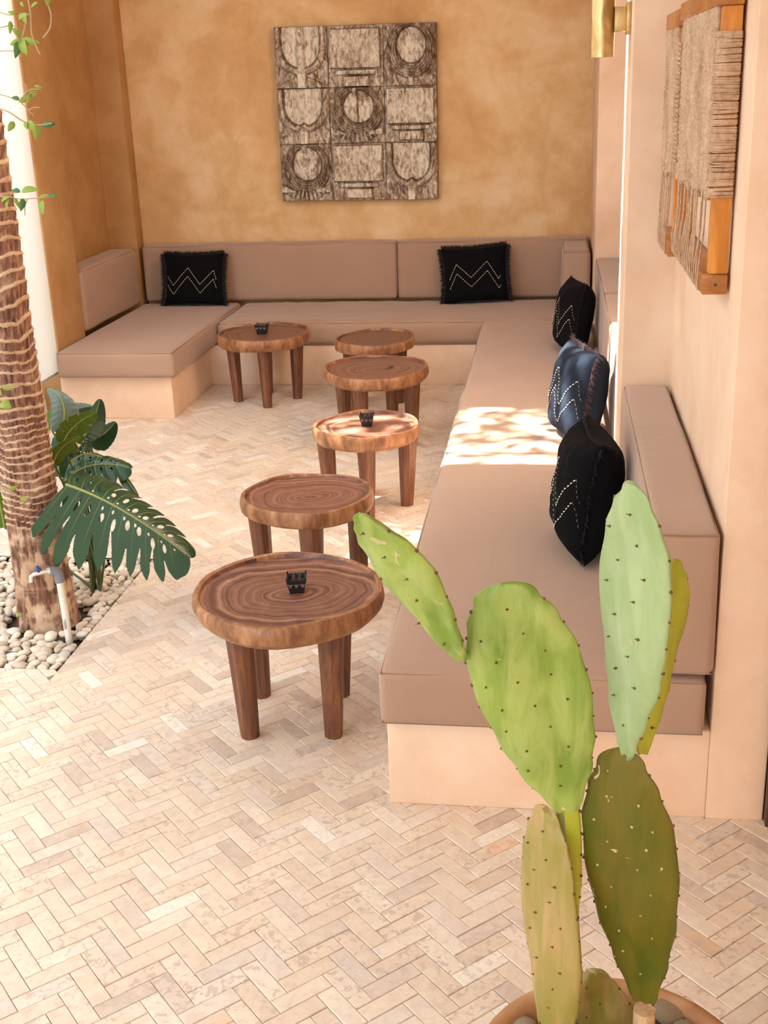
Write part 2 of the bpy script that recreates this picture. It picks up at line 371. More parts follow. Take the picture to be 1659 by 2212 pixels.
# ================================================================ cushions
def cushion(name, a, b, label, cat='cushion', group=None, r=.022, puff=.006, seed=0, seam=True, wr=0.0, n=None):
    a = Vector(a); b = Vector(b); c = (a+b)/2; h = (b-a)/2
    nx, ny, nz = [max(4, min(60, int(2*s/.035))) for s in h]
    V = {}; vs_ = []; fs = []
    def vid(p):
        k = tuple(round(t, 5) for t in p)
        if k not in V: V[k] = len(vs_); vs_.append(Vector(p))
        return V[k]
    def lin(n, h, r):
        return [-h, -h+r*.3, -h+r*.65]+[(-h+r)+(2*h-2*r)*i/n for i in range(n+1)]+[h-r*.65, h-r*.3, h]
    X, Y, Z = lin(nx, h.x, r), lin(ny, h.y, r), lin(nz, h.z, r)
    for ax, (A, B, C, hc) in enumerate(((Y, Z, 'x', h.x), (X, Z, 'y', h.y), (X, Y, 'z', h.z))):
        for s in (-1, 1):
            for i in range(len(A)-1):
                for j in range(len(B)-1):
                    q = []
                    for (ii, jj) in ((i, j), (i+1, j), (i+1, j+1), (i, j+1)):
                        p = [0, 0, 0]; o = [k for k in range(3) if k != ax]
                        p[ax] = s*hc; p[o[0]] = A[ii]; p[o[1]] = B[jj]; q.append(vid(p))
                    fs.append(tuple(q))
    out = []
    rr = random.Random(seed)
    for p in vs_:
        inner = Vector((max(-h.x+r, min(h.x-r, p.x)), max(-h.y+r, min(h.y-r, p.y)), max(-h.z+r, min(h.z-r, p.z))))
        d = p-inner; nrm = d.normalized() if d.length > 1e-6 else Vector((0, 0, 1))
        q = inner+nrm*r
        u = [1-(abs(t)/hh)**2 for t, hh in zip(p, h)]
        fx = puff*((abs(nrm.x)*u[1]*u[2])+(abs(nrm.y)*u[0]*u[2])+(abs(nrm.z)*min(1, u[0]*3)*min(1, u[1]*3)))
        w = noise.noise(Vector((p.x*3+seed, p.y*3, p.z*3)))*.004+(noise.noise(Vector((p.x*14+seed, p.y*14, p.z*3)))*wr)
        q = q+nrm*(fx+w*min(1, 4*max(u)))
        if nrm.z < -.3: q.z = max(q.z, -h.z)
        out.append(q)
    bm = bmesh.new(); bv = [bm.verts.new(q) for q in out]
    for f in fs:
        try: bm.faces.new([bv[k] for k in f])
        except ValueError: pass
    root = empty(name, (c.x, c.y, a.z), label=label, cat=cat, group=group)
    fin(bm, 'cushion_cover', TAUPE, root, loc=(0, 0, h.z), ang=60)
    if seam:
        k = r*.30
        for z in (h.z-k, -h.z+k):
            sb = bmesh.new()
            P = [(-h.x+k, -h.y+k, z), (h.x-k, -h.y+k, z), (h.x-k, h.y-k, z), (-h.x+k, h.y-k, z), (-h.x+k, -h.y+k, z)]
            path = []
            for p0, p1 in zip(P, P[1:]):
                p0 = Vector(p0); p1 = Vector(p1); m_ = max(2, int((p1-p0).length/.12))
                path += [p0.lerp(p1, i/m_) for i in range(m_)]
            path.append(Vector(P[0])); tube(sb, path, .0022, 5, False)
            fin(sb, 'piping', TAUPED, root, loc=(0, 0, h.z))
    return root
SG = 'seat cushions on the plaster bench'; BGp = 'back cushions along the bench'
cushion('seat_cushion', (-.447, 2.79, .269), (.405, 4.762, .43), 'long taupe seat cushion nearest the camera, behind the cactus', group=SG, seed=1, puff=.008)
cushion('seat_cushion', (-.447, 4.783, .269), (.24, 7.648, .43), 'long taupe seat cushion of the right bench crossed by sun dapples', group=SG, seed=2)
cushion('seat_cushion', (-2.225, 7.670, .269), (.24, 8.44, .43), 'wrinkled brownish seat cushion along the back wall behind the two far stools', group=SG, seed=3, wr=.006, r=.045)
cushion('seat_cushion', (-2.985, 6.76, .269), (-2.245, 8.44, .43), 'blue-grey lit seat cushion on the left bench beside the pier', group=SG, seed=4, r=.03)
cushion('back_cushion', (.255, 2.80, .441), (.418, 4.31, .832), 'thick taupe back cushion in the nearest wall niche below the woven panels', group=BGp, seed=5)
cushion('back_cushion', (.255, 4.73, .441), (.415, 6.28, .832), 'taupe back cushion behind the wall pier, next to the sunlit pillow', group=BGp, seed=6)
cushion('back_cushion', (.255, 6.29, .441), (.415, 7.58, .832), 'short visible taupe back cushion at the far end of the second wall niche', group=BGp, seed=7)
cushion('back_cushion', (.055, 7.88, .441), (.235, 8.43, .832), 'small upright taupe cushion in the right back corner facing the camera', group=BGp, seed=8, r=.03)
cushion('back_cushion', (-1.095, 8.455, .441), (.235, 8.61, .838), 'right-hand back cushion along the rear wall under the carved panel', group=BGp, seed=9)
cushion('back_cushion', (-2.965, 8.455, .441), (-1.105, 8.61, .838), 'long left-hand back cushion along the rear wall behind a black pillow', group=BGp, seed=10)
cushion('back_cushion', (-3.185, 7.34, .441), (-2.99, 8.42, .832), 'dark shaded back cushion in the left wall niche beside the pier', group=BGp, seed=11, r=.03)

# ================================================================ stools
def stool(cx, cy, zt, w, d, ang, seed, th, legr, label, lift=0):
    rr = random.Random(seed)
    root = empty('wooden_stool', (cx, cy, 0), label=label, cat='stool', group='wooden stools in a row across the floor')
    N = 72; am = [(k, rr.uniform(-1, 1)*.022/k**.5, rr.uniform(0, 6.28)) for k in (2, 3, 4, 5, 7)]
    nf = 13; fo = rr.uniform(0, 1)
    def rad(t):
        q = 1+sum(a*math.cos(k*t+p) for k, a, p in am)
        s = 2*math.pi/nf; u = ((t+fo) % s)-s/2       # adzed facets
        return q*(math.cos(s/2)*.25/math.cos(u)+.75)
    prof = [(0, -.013), (.55, -.0135), (.90, -.0125), (.925, -.011), (.935, -.001), (.95, .0015), (.985, .0005), (1.0, -.007), (1.012, -.03), (1.005, -.055), (.985, -th+.012), (.95, -th), (.0, -th-.001)]
    bm = bmesh.new(); rings = []
    for pi, (f, z) in enumerate(prof):
        if f == 0: rings.append([bm.verts.new((0, 0, z))]); continue
        ring = []
        for k in range(N):
            t = 2*math.pi*k/N; q = rad(t)*f
            zz = z+(.004*math.sin(t*2+seed)+.002*math.sin(5*t+seed*2) if pi in (4, 5, 6) else 0)
            if pi in (9, 10, 11): q *= 1-.03*(.5+.5*math.sin(3*t+seed))
            ring.append(bm.verts.new((q*w/2*math.cos(t), q*d/2*math.sin(t), zz)))
        rings.append(ring)
    for a, b in zip(rings, rings[1:]):
        for k in range(N):
            k2 = (k+1) % N
            if len(a) == 1: bm.faces.new((a[0], b[k], b[k2]))
            elif len(b) == 1: bm.faces.new((a[k], b[0], a[k2]))
            else: bm.faces.new((a[k], b[k], b[k2], a[k2]))
    top = fin(bm, 'stool_top', W_TOP, root, loc=(0, 0, zt), ang=35)
    top.data.materials.append(W_RIM)
    for p in top.data.polygons:
        c = p.center; q = math.hypot(c.x/(w/2), c.y/(d/2))
        if c.z < -.0142 or q > .93: p.material_index = 1
    for q in range(4):
        a = R(ang)+q*math.pi/2; lx, ly = legr*math.cos(a), legr*math.sin(a)
        bm = bmesh.new(); H = zt-th+.004; NS = 10; rg_ = []
        tilt = (.012*math.cos(a), .012*math.sin(a))
        for i in range(7):
            s = i/6; rad_ = (.0285+.0145*s)*(1+.02*math.sin(3*s+q))
            ox, oy = tilt[0]*s, tilt[1]*s
            rg_.append([bm.verts.new((lx+ox+rad_*(1+.05*math.cos(4*k*2*math.pi/NS+q))*math.cos(2*math.pi*k/NS+q), ly+oy+rad_*math.sin(2*math.pi*k/NS+q), s*H)) for k in range(NS)])
        for s0, s1 in zip(rg_, rg_[1:]):
            for k in range(NS): bm.faces.new((s0[k], s0[(k+1) % NS], s1[(k+1) % NS], s1[k]))
        bm.faces.new(rg_[0][::-1]); bm.faces.new(rg_[-1])
        fin(bm, 'leg', W_LEG, root, ang=30)
    return root
ST = [(-.797, 3.30, .445, .585, .60, 50, 3, .072, .185, 'round dark wooden stool nearest the camera, with a black pot on its ringed top'),
      (-.918, 4.215, .44, .51, .49, 15, 8, .066, .18, 'empty round wooden stool with a greyish ringed top, second from the camera'),
      (-.855, 5.285, .41, .49, .50, 8, 12, .070, .18, 'round wooden stool with sun dapples on its right edge and a pot on top'),
      (-.957, 6.34, .437, .58, .62, -16, 21, .070, .20, 'wide light brown wooden stool with only a small lighter on its top'),
      (-1.075, 7.12, .44, .49, .56, 40, 31, .060, .17, 'low round yellowish wooden stool farthest back, in front of the rear bench'),
      (-1.81, 7.29, .445, .585, .62, 12, 44, .075, .19, 'dark almost black topped wooden stool standing alone at back left')]
for a in ST: stool(*a)

# ---- black pots with corrugated inserts, lighter
POTM = m_plain('black_ceramic', (.012, .010, .014), .45); POTI = m_plain('dark_bronze_edge', (.16, .12, .10), .45, .4)
def pot(x, y, z, s, rz, label):
    root = empty('ashtray_pot', (x, y, z), rz, label, 'ashtray', 'black square pots on the stools')
    h = .045*s/.06; t = s*.34; b = s/2; bm = bmesh.new()
    def sq(r, z_): return [bm.verts.new((r*a, r*c, z_)) for a, c in ((-1, -1), (1, -1), (1, 1), (-1, 1))]
    L = [sq(t, 0), sq(b, h), sq(b-.003, h), sq(t-.002, .006)]
    for p, q in zip(L, L[1:]):
        for k in range(4): bm.faces.new((p[k], p[(k+1) % 4], q[(k+1) % 4], q[k]))
    bm.faces.new(L[0][::-1]); bm.faces.new(L[3])
    for sx in (-1, 1):
        for sy in (-1, 1): bx(bm, (sx*b-.0025*sx-.0025, sy*b-.0025*sy-.0025, h-.004), (sx*b-.0025*sx+.0025, sy*b-.0025*sy+.0025, h+.008), .0008, 1)
    fin(bm, 'pot_body', POTM, root, smooth=False)
    for r_ in range(4):
        yy = -b+.004+(2*b-.008)*r_/3; M = 24; v = []; f = []
        for i in range(M+1):
            u = i/M; xx = (-b+.003)+(2*b-.006)*u; zz = h-.006+.006*math.cos(u*6*math.pi)
            v += [(xx, yy-.001, zz-.014), (xx, yy-.001, zz), (xx, yy+.001, zz), (xx, yy+.001, zz-.014)]
        for i in range(M):
            for k in range(4): f.append((4*i+k, 4*i+(k+1) % 4, 4*i+4+(k+1) % 4, 4*i+4+k))
        f += [(0, 1, 2, 3), (4*M+3, 4*M+2, 4*M+1, 4*M)]
        pyd('corrugated_strip', v, f, POTI, root, smooth=False)
pot(-.771, 3.305, .432, .062, R(10), 'black square pot with pale corrugated rim on the nearest stool')
pot(-.852, 5.30, .3975, .066, R(4), 'black square pot beside the sun dapples on the third stool')
pot(-1.818, 7.285, .4325, .078, R(0), 'black square pot on the dark stool at the back left')
lt = empty('lighter', (-.885, 6.37, .4245), R(-12), 'small brown lighter lying on the wide fourth stool', 'lighter')
bm = bmesh.new(); bx(bm, (-.011, -.03, 0), (.011, .022, .008), .003); fin(bm, 'lighter_body', m_plain('lighter_brown', (.14, .08, .06), .4), lt)
bm = bmesh.new(); bx(bm, (-.0105, .0225, .0005), (.0105, .036, .0075), .002); fin(bm, 'lighter_cap', m_plain('dull_steel', (.4, .36, .33), .35, .9), lt)

# ================================================================ throw pillows
def pillow(loc, rz, lean, tilt, w, h, thick, label, seed, mat=BLACK, fr=FRINGE, zig=0, fl=.026, sag=0):
    # local: x across, z up, y = normal (front is -y)
    root = empty('throw_pillow', loc, label=label, cat='pillow', group='black zigzag pillows')
    root.rotation_mode = 'XYZ'
    Mx = Matrix.Rotation(rz, 3, 'Z') @ Matrix.Rotation(lean, 3, 'X') @ Matrix.Rotation(tilt, 3, 'Y')
    root.rotation_euler = Mx.to_euler()
    rr = random.Random(seed); N = 36
    def P(u, v, s):
        e = max(0, (1-abs(u)**3))**.55*max(0, (1-abs(v)**3.4))**.46
        pin = 1-.075*(1-abs(v)**2)*abs(u)**3*1; pin2 = 1-.075*(1-abs(u)**2)*abs(v)**3
        nz = noise.noise(Vector((u*2+seed, v*2, s*3)))*.012+noise.noise(Vector((u*6+seed, v*5, s)))*.004
        bul = thick/2*e*(1-.25*v*sag)+nz*min(1, e*3)
        return Vector((u*w/2*pin, s*bul, h/2+v*h/2*pin2))
    v = []; f = []
    for s in (-1, 1):
        b0 = len(v)
        for i in range(N+1):
            for j in range(N+1): v.append(P(-1+2*i/N, -1+2*j/N, s))
        for i in range(N):
            for j in range(N):
                q = (b0+i*(N+1)+j, b0+(i+1)*(N+1)+j, b0+(i+1)*(N+1)+j+1, b0+i*(N+1)+j+1)
                f.append(q if s == -1 else q[::-1])
    bm = bmesh.new(); bv = [bm.verts.new(p) for p in v]
    for q in f: bm.faces.new([bv[k] for k in q])
    bmesh.ops.remove_doubles(bm, verts=bm.verts, dist=1e-5)
    fin(bm, 'pillow_cover', mat, root, ang=80)
    # fringe
    fv = []; ff_ = []
    for i in range(560):
        t = i/560*4; side = int(t); u = -1+2*(t-side)
        uu, vv_ = [(u, -1), (1, u), (-u, 1), (-1, -u)][side]
        for layer in range(4 if loc[1] > 8 else 2):
            p0 = P(uu*.985, vv_*.985, -1); d = Vector((uu if side in (1, 3) else rr.uniform(-.35, .35), rr.uniform(-.7, .7), vv_ if side in (0, 2) else rr.uniform(-.35, .35)))
            d.normalize(); L = fl*rr.uniform(.5, 1.15)
            if side == 0: L *= .45
            sidev = d.cross(Vector((0, 1, 0))).normalized()*.0015
            g_ = Mx.transposed() @ Vector((0, 0, -1))
            p1 = p0+d*L*.5; p2 = p0+d*L*.95+g_*L*.25
            if side == 0: p1.z = max(p1.z, .003); p2.z = max(p2.z, .002)
            b0 = len(fv); fv += [p0-sidev, p0+sidev, p1-sidev, p1+sidev, p2]
            ff_ += [(b0, b0+1, b0+3, b0+2), (b0+2, b0+3, b0+4)]
    tag(pyd('fringe', fv, ff_, fr, root, smooth=False), kind='stuff')
    # stitched zigzags
    sv = []; sf = []
    def dash(a, b_):
        pa = P(a[0], a[1], -1); pb = P(b_[0], b_[1], -1); off = Vector((0, -.0012, 0))
        d = (pb-pa).normalized(); n_ = Vector((0, -1, 0)); sd_ = d.cross(n_).normalized()*(.0019 if loc[1] > 8 else .0031)
        b0 = len(sv); m_ = (pa+pb)/2+off*2.4
        sv.extend([pa+off*.2-sd_*.5, pa+off*.2+sd_*.5, m_-sd_, m_+sd_, pb+off*.2-sd_*.5, pb+off*.2+sd_*.5])
        sf.extend([(b0, b0+2, b0+3, b0+1), (b0+2, b0+4, b0+5, b0+3)])
    for dv in (.0, -.33):
        pts = [(-.84, .12+dv), (-.60, -.25+dv), (-.10, .42+dv), (.28, -.22+dv), (.72, .32+dv), (.82, -.05+dv)]
        if zig: pts = [(-.80, -.15+dv), (-.55, .38+dv), (-.12, -.12+dv), (.38, .42+dv), (.72, -.22+dv), (.80, -.08+dv)]
        if loc[1] < 8: pts = [(min(.97, q_[0]*1.08+.07), q_[1]*1.15) for q_ in pts]
        for a, b_ in zip(pts, pts[1:]):
            L = math.hypot((b_[0]-a[0])*w/2, (b_[1]-a[1])*h/2); n_ = max(2, int(L/.0155))
            for i in range(n_):
                t0, t1 = i/n_, (i+.66)/n_
                dash((a[0]+(b_[0]-a[0])*t0, a[1]+(b_[1]-a[1])*t0), (a[0]+(b_[0]-a[0])*t1, a[1]+(b_[1]-a[1])*t1))
    tag(pyd('stitching', sv, sf, STITCH, root, smooth=False), label='dashed cream zigzag stitching', kind='stuff')
    return root
SZ = .438
pillow((-2.545, 8.27, SZ), R(-2), R(-14), R(0), .455, .37, .15, 'black fringed pillow leaning on the rear cushions at the back left', 1, fl=.042)
pillow((-.525, 8.27, SZ), R(2), R(-13), R(-3), .455, .385, .15, 'black fringed pillow leaning on the rear cushions at the back right', 2, zig=1, fl=.042)
pillow((.085, 6.72, SZ), R(-80), R(-9), R(-3), .43, .395, .19, 'black stitched pillow on the right bench, just behind the navy one', 3, fl=.02)
pillow((.078, 4.98, SZ), R(-78), R(-10), R(-3), .45, .40, .20, 'faded navy pillow with purple fringe, partly in sunlight on the right bench', 4, NAVY, FRINGE2, fl=.040)
pillow((.088, 3.72, SZ), R(-85), R(-8), R(-2), .42, .395, .21, 'large black stitched pillow nearest the camera behind the cactus', 5, fl=.022)

# ================================================================ carved relief
def m_carved():
    g = G('whitewashed_carved_wood'); at = g.n('ShaderNodeAttribute', attribute_name='paint').outputs['Fac']
    big_ = g.noise(g.pos('Object'), 6, 4, .6); fl = g.noise(g.pos('Object', (1.6, 1, .7)), 24, 8, .75, .9)
    f = g.math('ADD', g.math('ADD', g.math('MULTIPLY', big_, .35), g.math('SUBTRACT', g.math('MULTIPLY', fl, 1.25), .22)), g.math('MULTIPLY', g.math('SUBTRACT', at, .5), .34))
    col = g.ramp(f, [(.36, (.10, .055, .032)), (.48, (.21, .14, .095)), (.55, (.34, .26, .19)), (.62, (.50, .42, .33)), (.74, (.74, .68, .57))])
    g.bump(g.noise(g.pos('Object', (3, 1, .5)), 60, 6, .7), .5, .004)
    return g.done(col, .85)
CARV = m_carved()
PW, PH, PX0, PZ0, PYF = 1.11, 1.148, -1.918, 1.127, 8.56
pan = empty('carved_panel', (PX0, PYF, PZ0), 0, 'square whitewashed carved wood relief with rings and U shapes on the rear wall', 'wall art')
pan.rotation_euler = (0, R(0.5), 0)
box('backing_board', (-.0, 0, 0), (PW, .05, PH), m_plain('brown_board_edge', (.22, .13, .08), .8, c2=(.3, .2, .13), sc=12), pan, .004)
ss = lambda a, b, x: max(0, min(1, (x-a)/(b-a)))**2*(3-2*max(0, min(1, (x-a)/(b-a))))
def rect(x, y, x0, x1, y0, y1, e=.02): return ss(x0-e, x0+e, x)*(1-ss(x1-e, x1+e, x))*ss(y0-e, y0+e, y)*(1-ss(y1-e, y1+e, y))
# each motif returns (height, paint) on a unit cell, y downwards
def lerp(a, b, t): return a+(b-a)*t
def motif_U(x, y, bar, notch):
    hw = .37; bot = .68; yy = y+(.06*math.exp(-((x-.5)/.06)**2) if notch else 0); cy = bot-hw
    d = abs(x-.5)-hw if yy < cy else math.hypot(x-.5, yy-cy)-hw
    yo = y; do = abs(x-.5)-.475 if yo < .36 else math.hypot(x-.5, (yo-.36)*1.12)-.475
    h, p = .15, .45
    o = 1-ss(-.012, .012, do); h = lerp(h, .85-.10*math.sin(d*80), o); p = lerp(p, .50, o)
    i_ = 1-ss(-.02, .01, d); h = lerp(h, .18, i_); p = lerp(p, .78, i_)
    if abs(d) < .022: p *= .25
    if bar:
        b = rect(x, y, .44, .57, -.2, .75, .01); h = max(h, .8*b); p = lerp(p, .7, b)
        if y > .80 and abs(x-.5) < .09+(y-.80)*2.2: h = max(h, .6); p = .4
    b = rect(x, y, .42, .58, .76, 1.2, .012); h = max(h, .85*b); p = lerp(p, .8, b)
    return h, p
def motif_ring(x, y, gap, fan, line):
    cx, cy = .52, .42; d = math.hypot(x-cx, y-cy); d2 = math.hypot(x-cx-.012, (y-cy+.075)*.95)
    o = 1-ss(.445, .47, d); i_ = 1-ss(.27, .295, d2)
    h = lerp(.12, .85+.12*math.sin(d*135), o); p = lerp(.35, .30+.12*math.sin(d*135), o)
    h = lerp(h, .25, i_); p = lerp(p, .66, i_)
    if abs(d2-.285) < .018: p *= .2
    if gap: b = rect(x, y, .42, .54, -.2, .14, .01); h = lerp(h, .45, b); p = lerp(p, .55, b)
    if line: b = rect(x, y, .50, .525, .0, .66, .008); h -= .35*b; p *= 1-.6*b
    if not fan: b = rect(x, y, .47, .57, .86, 1.2, .01); h = max(h, .8*b); p = lerp(p, .6, b)
    else:
        if y > .80:
            a = math.atan2(x-.5, y-.42); rr_ = math.hypot(x-.5, y-.42)
            if rr_ < .57: w_ = .5+.5*math.cos(a*38); h = .35+.5*w_; p = .2+.45*w_
        if .70 < y < .84 and .20 < abs(x-.5) < .48 and (y-.70) > (.48-abs(x-.5))*.42: h = .9; p = .55
    return h, p
def motif_block(x, y, k):
    h, p = .12, .45
    for (x0_, x1_, y0_, y1_, hh, pp) in ((.04, .95, .03, .66, .75, .68), (.13, .85, .69, .77, .5, .6), (.28, .74, .795, .96, .8, .72)):
        b = rect(x, y, x0_, x1_, y0_, y1_, .010); h = max(h, lerp(.12, hh+.06*math.sin(x*60+2*math.sin(y*5)), b)); p = lerp(p, pp, b)
        if .05 < b < .6: p *= .35
    return h, p
KIN = [[lambda x, y: motif_U(x, y, True, False), lambda x, y: motif_block(x, y-.03, 0), lambda x, y: motif_ring(x, y, False, False, False)],
       [lambda x, y: motif_U(x, y, False, True), lambda x, y: motif_ring(x, y, True, True, True), lambda x, y: motif_block(x, y, 0)],
       [lambda x, y: motif_ring(x, y, True, True, False), lambda x, y: motif_block(x, y, 0), lambda x, y: motif_U(x, y, False, True)]]
CC = [0, .33, .675, 1]; RRW = [0, .345, .665, 1]
for ri in range(3):
    for ci in range(3):
        x0, x1 = CC[ci]*PW, CC[ci+1]*PW; z1, z0 = PH*(1-RRW[ri]), PH*(1-RRW[ri+1])
        n_ = 110; v = []; f = []; pa = []
        for j in range(n_+1):
            for i in range(n_+1):
                x, y = i/n_, j/n_
                hh, pp = KIN[ri][ci](x, y)
                edge = 0 if (i in (0, n_) or j in (0, n_)) else 1
                xx = x0+.0015+(x1-x0-.003)*x; zz = z1-.0015-(z1-z0-.003)*y
                if edge == 0: hh *= .55; pp *= .5
                else: hh += .06*noise.noise(Vector((xx*14, zz*9, 2)))+.05*noise.noise(Vector((xx*50, zz*18, 5)))
                v.append((xx, -.004-.058*hh, zz)); pa.append(pp)
        for j in range(n_):
            for i in range(n_):
                a = j*(n_+1)+i; f.append((a, a+n_+1, a+n_+2, a+1))
        o = pyd('carved_square', v, f, CARV, pan, smooth=True, ang=50); w_ = o.data.attributes.new('paint', 'FLOAT', 'POINT'); w_.data.foreach_set('value', pa)

# ================================================================ sconce
BR = G('aged_brass'); p_ = BR.pos('Object', (1, 1, .35)); nf_ = BR.noise(p_, 20, 6, .6, .6)
BRASS = BR.done(BR.ramp(nf_, [(.35, (.36, .22, .08)), (.5, (.62, .43, .18)), (.65, (.80, .62, .32))]), BR.ramp(nf_, [(.3, .42), (.7, .30)]), Metallic=.85)
sc_ = empty('wall_sconce', (.25, 4.5, 2.08), 0, 'brass cylinder wall sconce on the edge of the wall pier', 'wall lamp')
box('back_plate', (-.014, -.045, -.055), (-.001, .045, .048), BRASS, sc_, .002)
box('arm', (-.055, -.022, -.045), (-.013, .022, .035), BRASS, sc_, .002)
bm = bmesh.new(); lathe(bm, [(.0385, .36), (.041, .36), (.041, -.125), (.0385, -.125), (.0375, -.10), (.0375, .36), (.0385, .36)], 48, (-.094, 0)); fin(bm, 'cylinder_shade', BRASS, sc_)
bm = bmesh.new(); lathe(bm, [(0, -.098), (.030, -.098), (.036, -.092), (.036, -.088), (0, -.088)], 32, (-.094, 0)); fin(bm, 'lamp_lens', m_plain('frosted_glass', (.85, .85, .82), .3), sc_)

# ================================================================ woven loom panels
YARN = G('jute_yarn'); yp = YARN.pos('Object'); yn = YARN.noise(yp, 70, 6, .7, .5); yb = YARN.noise(yp, 9, 4, .6)
YARN.bump(yn, .7, .004); JUTE = YARN.done(YARN.ramp(YARN.math('ADD', YARN.math('MULTIPLY', yn, .6), YARN.math('MULTIPLY', yb, .4)), [(.35, (.36, .21, .12)), (.5, (.58, .39, .25)), (.65, (.74, .56, .40))]), .95)
def loom(y0, y1, z0, z1, zw, label, nth, wrap, seed):
    root = empty('woven_loom_panel', (.42, y0, z0), 0, label, 'wall hanging', 'woven panels on the right wall')
    ln = y1-y0; hh = z1-z0; rr = random.Random(seed)
    for s, zz in ((0, 0), (1, hh-.048)):
        bm = bmesh.new(); bx(bm, (-.062, 0, zz), (-.002, ln, zz+.048), .003); fin(bm, 'rail', TEAKH, root)
        if True:
            b2 = bmesh.new(); bmesh.ops.create_cone(b2, cap_ends=True, segments=16, radius1=.004, radius2=.004, depth=.004, matrix=Matrix.Translation((-.03, -.0005, zz+.024)) @ Matrix.Rotation(R(90), 4, 'X'))
            fin(b2, 'peg', DOORW, root)
    for yy in (.006, ln-.050):
        bm = bmesh.new(); bx(bm, (-.048, yy, .0485), (-.003, yy+.044, hh-.0485), .003); fin(bm, 'post', TEAK, root)
    zb = zw-z0
    # woven cloth : lumpy two sided sheet
    NY, NZ = 60, 150; v = []; f = []; th = .012
    for s in (0, 1):
        for i in range(NY+1):
            y = .05+(ln-.10)*i/NY
            zl = zb+.035*noise.noise(Vector((y*22, seed, 0)))-.02*(i/NY)
            for j in range(NZ+1):
                z = zl+(hh-.046-zl)*j/NZ
                d = .004*noise.noise(Vector((y*60, z*60, seed)))+.004*noise.noise(Vector((y*200, z*110, seed)))+.0022*math.sin(z*520+math.pi*i)
                if zb+.03 > z: d += .008*noise.noise(Vector((y*50, z*50, 9)))
                x = -.052-(th if s == 0 else 0)*.5*(1 if s == 0 else 0)-(d if s == 0 else -.006)
                v.append((x, y, z))
    st = (NY+1)*(NZ+1)
    for s in (0, 1):
        for i in range(NY):
            for j in range(NZ):
                a = s*st+i*(NZ+1)+j; q = (a, a+1, a+NZ+2, a+NZ+1); f.append(q if s == 0 else q[::-1])
    for i in range(NY):
        a, b = i*(NZ+1), (i+1)*(NZ+1); f.append((a, b, b+st, a+st))
    for j in range(NZ):
        f.append((j, j+st, j+1+st, j+1)); a = NY*(NZ+1)+j; f.append((a, a+1, a+1+st, a+st))
    pyd('woven_cloth', v, f, JUTE, root)
    # yarn wrapped round the posts (weft returning around the near post)
    for yy, on in ((.0, wrap), (ln-.056, 1)):
        if not on: continue
        rows = int((hh-.10-zb)/.0034); bm = bmesh.new()
        for k in range(rows):
            z = zb+.002+k*.0034+rr.uniform(-.001, .001)
            if rr.random() < .04: continue
            o = rr.uniform(0, .003); r_ = .0022; sl = rr.uniform(-.004, .004)
            P = [(-.0545-o, yy+.052, z), (-.0545-o, yy+.003-o, z+sl*.2), (-.050, yy-.001-o, z+sl*.4), (-.008, yy-.001-o, z+sl), (-.003, yy+.003, z+sl)]
            tube(bm, P, r_, 5, False)
        tag(fin(bm, 'yarn_wrap', JUTE, root), kind='stuff')
    # loose warp threads down to the lower rail
    for k in range(nth):
        y = .058+(ln-.12)*(k+.5)/nth+rr.uniform(-.004, .004); x = -.056+rr.uniform(-.004, .006)
        bm = bmesh.new(); x2 = -.0645
        tube(bm, [(x, y+rr.uniform(-.008, .008), zb+.03), (x-.002, y+rr.uniform(-.005, .005), zb*.6), (x2, y, .05), (x2, y, .012), (-.062, y, -.002)], [.0028, .0022, .0024, .0026, .0024], 6)
        fin(bm, 'warp_thread', JUTE, root)
    # knotted holes row near the first panel edge
    bm = bmesh.new()
    for k in range(26):
        z = zb+.03+k*(hh-.10-zb-.03)/26; a = Vector((-.060, ln-.065+rr.uniform(-.003, .003), z))
        tube(bm, [a, a+Vector((-.007, .012, .004)), a+Vector((-.002, .026, .0))], [.004, .0045, .004], 6)
    tag(fin(bm, 'knot_row', JUTE, root), kind='stuff')
    return root
loom(2.99, 3.86, 1.385, 2.085, 1.615, 'nearer and larger woven jute panel on an orange wood loom frame', 17, 1, 3)
loom(3.93, 4.50, 1.345, 2.075, 1.60, 'smaller woven jute panel on a loom frame, farther along the niche wall', 11, 1, 7)

# ================================================================ palm
def m_palm():
    g = G('palm_bark'); p = g.pos('Object', (1, 1, .16)); at = g.n('ShaderNodeAttribute', attribute_name='scar').outputs['Fac']
    fib = g.noise(p, 75, 5, .7, .3); big_ = g.noise(g.pos('Object'), 9, 5, .65, .5)
    dark = g.ramp(fib, [(.38, (.065, .026, .015)), (.52, (.22, .10, .06)), (.66, (.40, .22, .14))])
    pale = g.ramp(big_, [(.35, (.42, .26, .15)), (.55, (.58, .40, .26)), (.7, (.74, .58, .43))])
    patch = g.ramp(big_, [(.50, 0), (.62, .8)])
    d2 = g.mix(patch, dark, g.mix(.4, dark, pale))
    f = g.ramp(g.math('ADD', at, g.math('MULTIPLY', g.math('SUBTRACT', fib, .5), .5)), [(.30, 0), (.48, 1)])
    g.bump(g.math('ADD', fib, g.math('MULTIPLY', big_, .5)), .6, .008)
    return g.done(g.mix(f, d2, pale), .85)
PALM = m_palm()
px_, py_ = -1.925, 3.99
palm = empty('palm_tree', (px_, py_, -.03), 0, 'slender palm tree with ringed brown trunk rising from the pebble bed', 'palm tree')
zs = [0]; prg = random.Random(4); ringz = []
z = .42
while z < 4.4:
    ringz.append(z); sp = .030 if z < .85 else (.040 if z < 1.1 else .052); z += sp*prg.uniform(.82, 1.18)
NA = 96; NZt = 900; v = []; sc = []; f = []
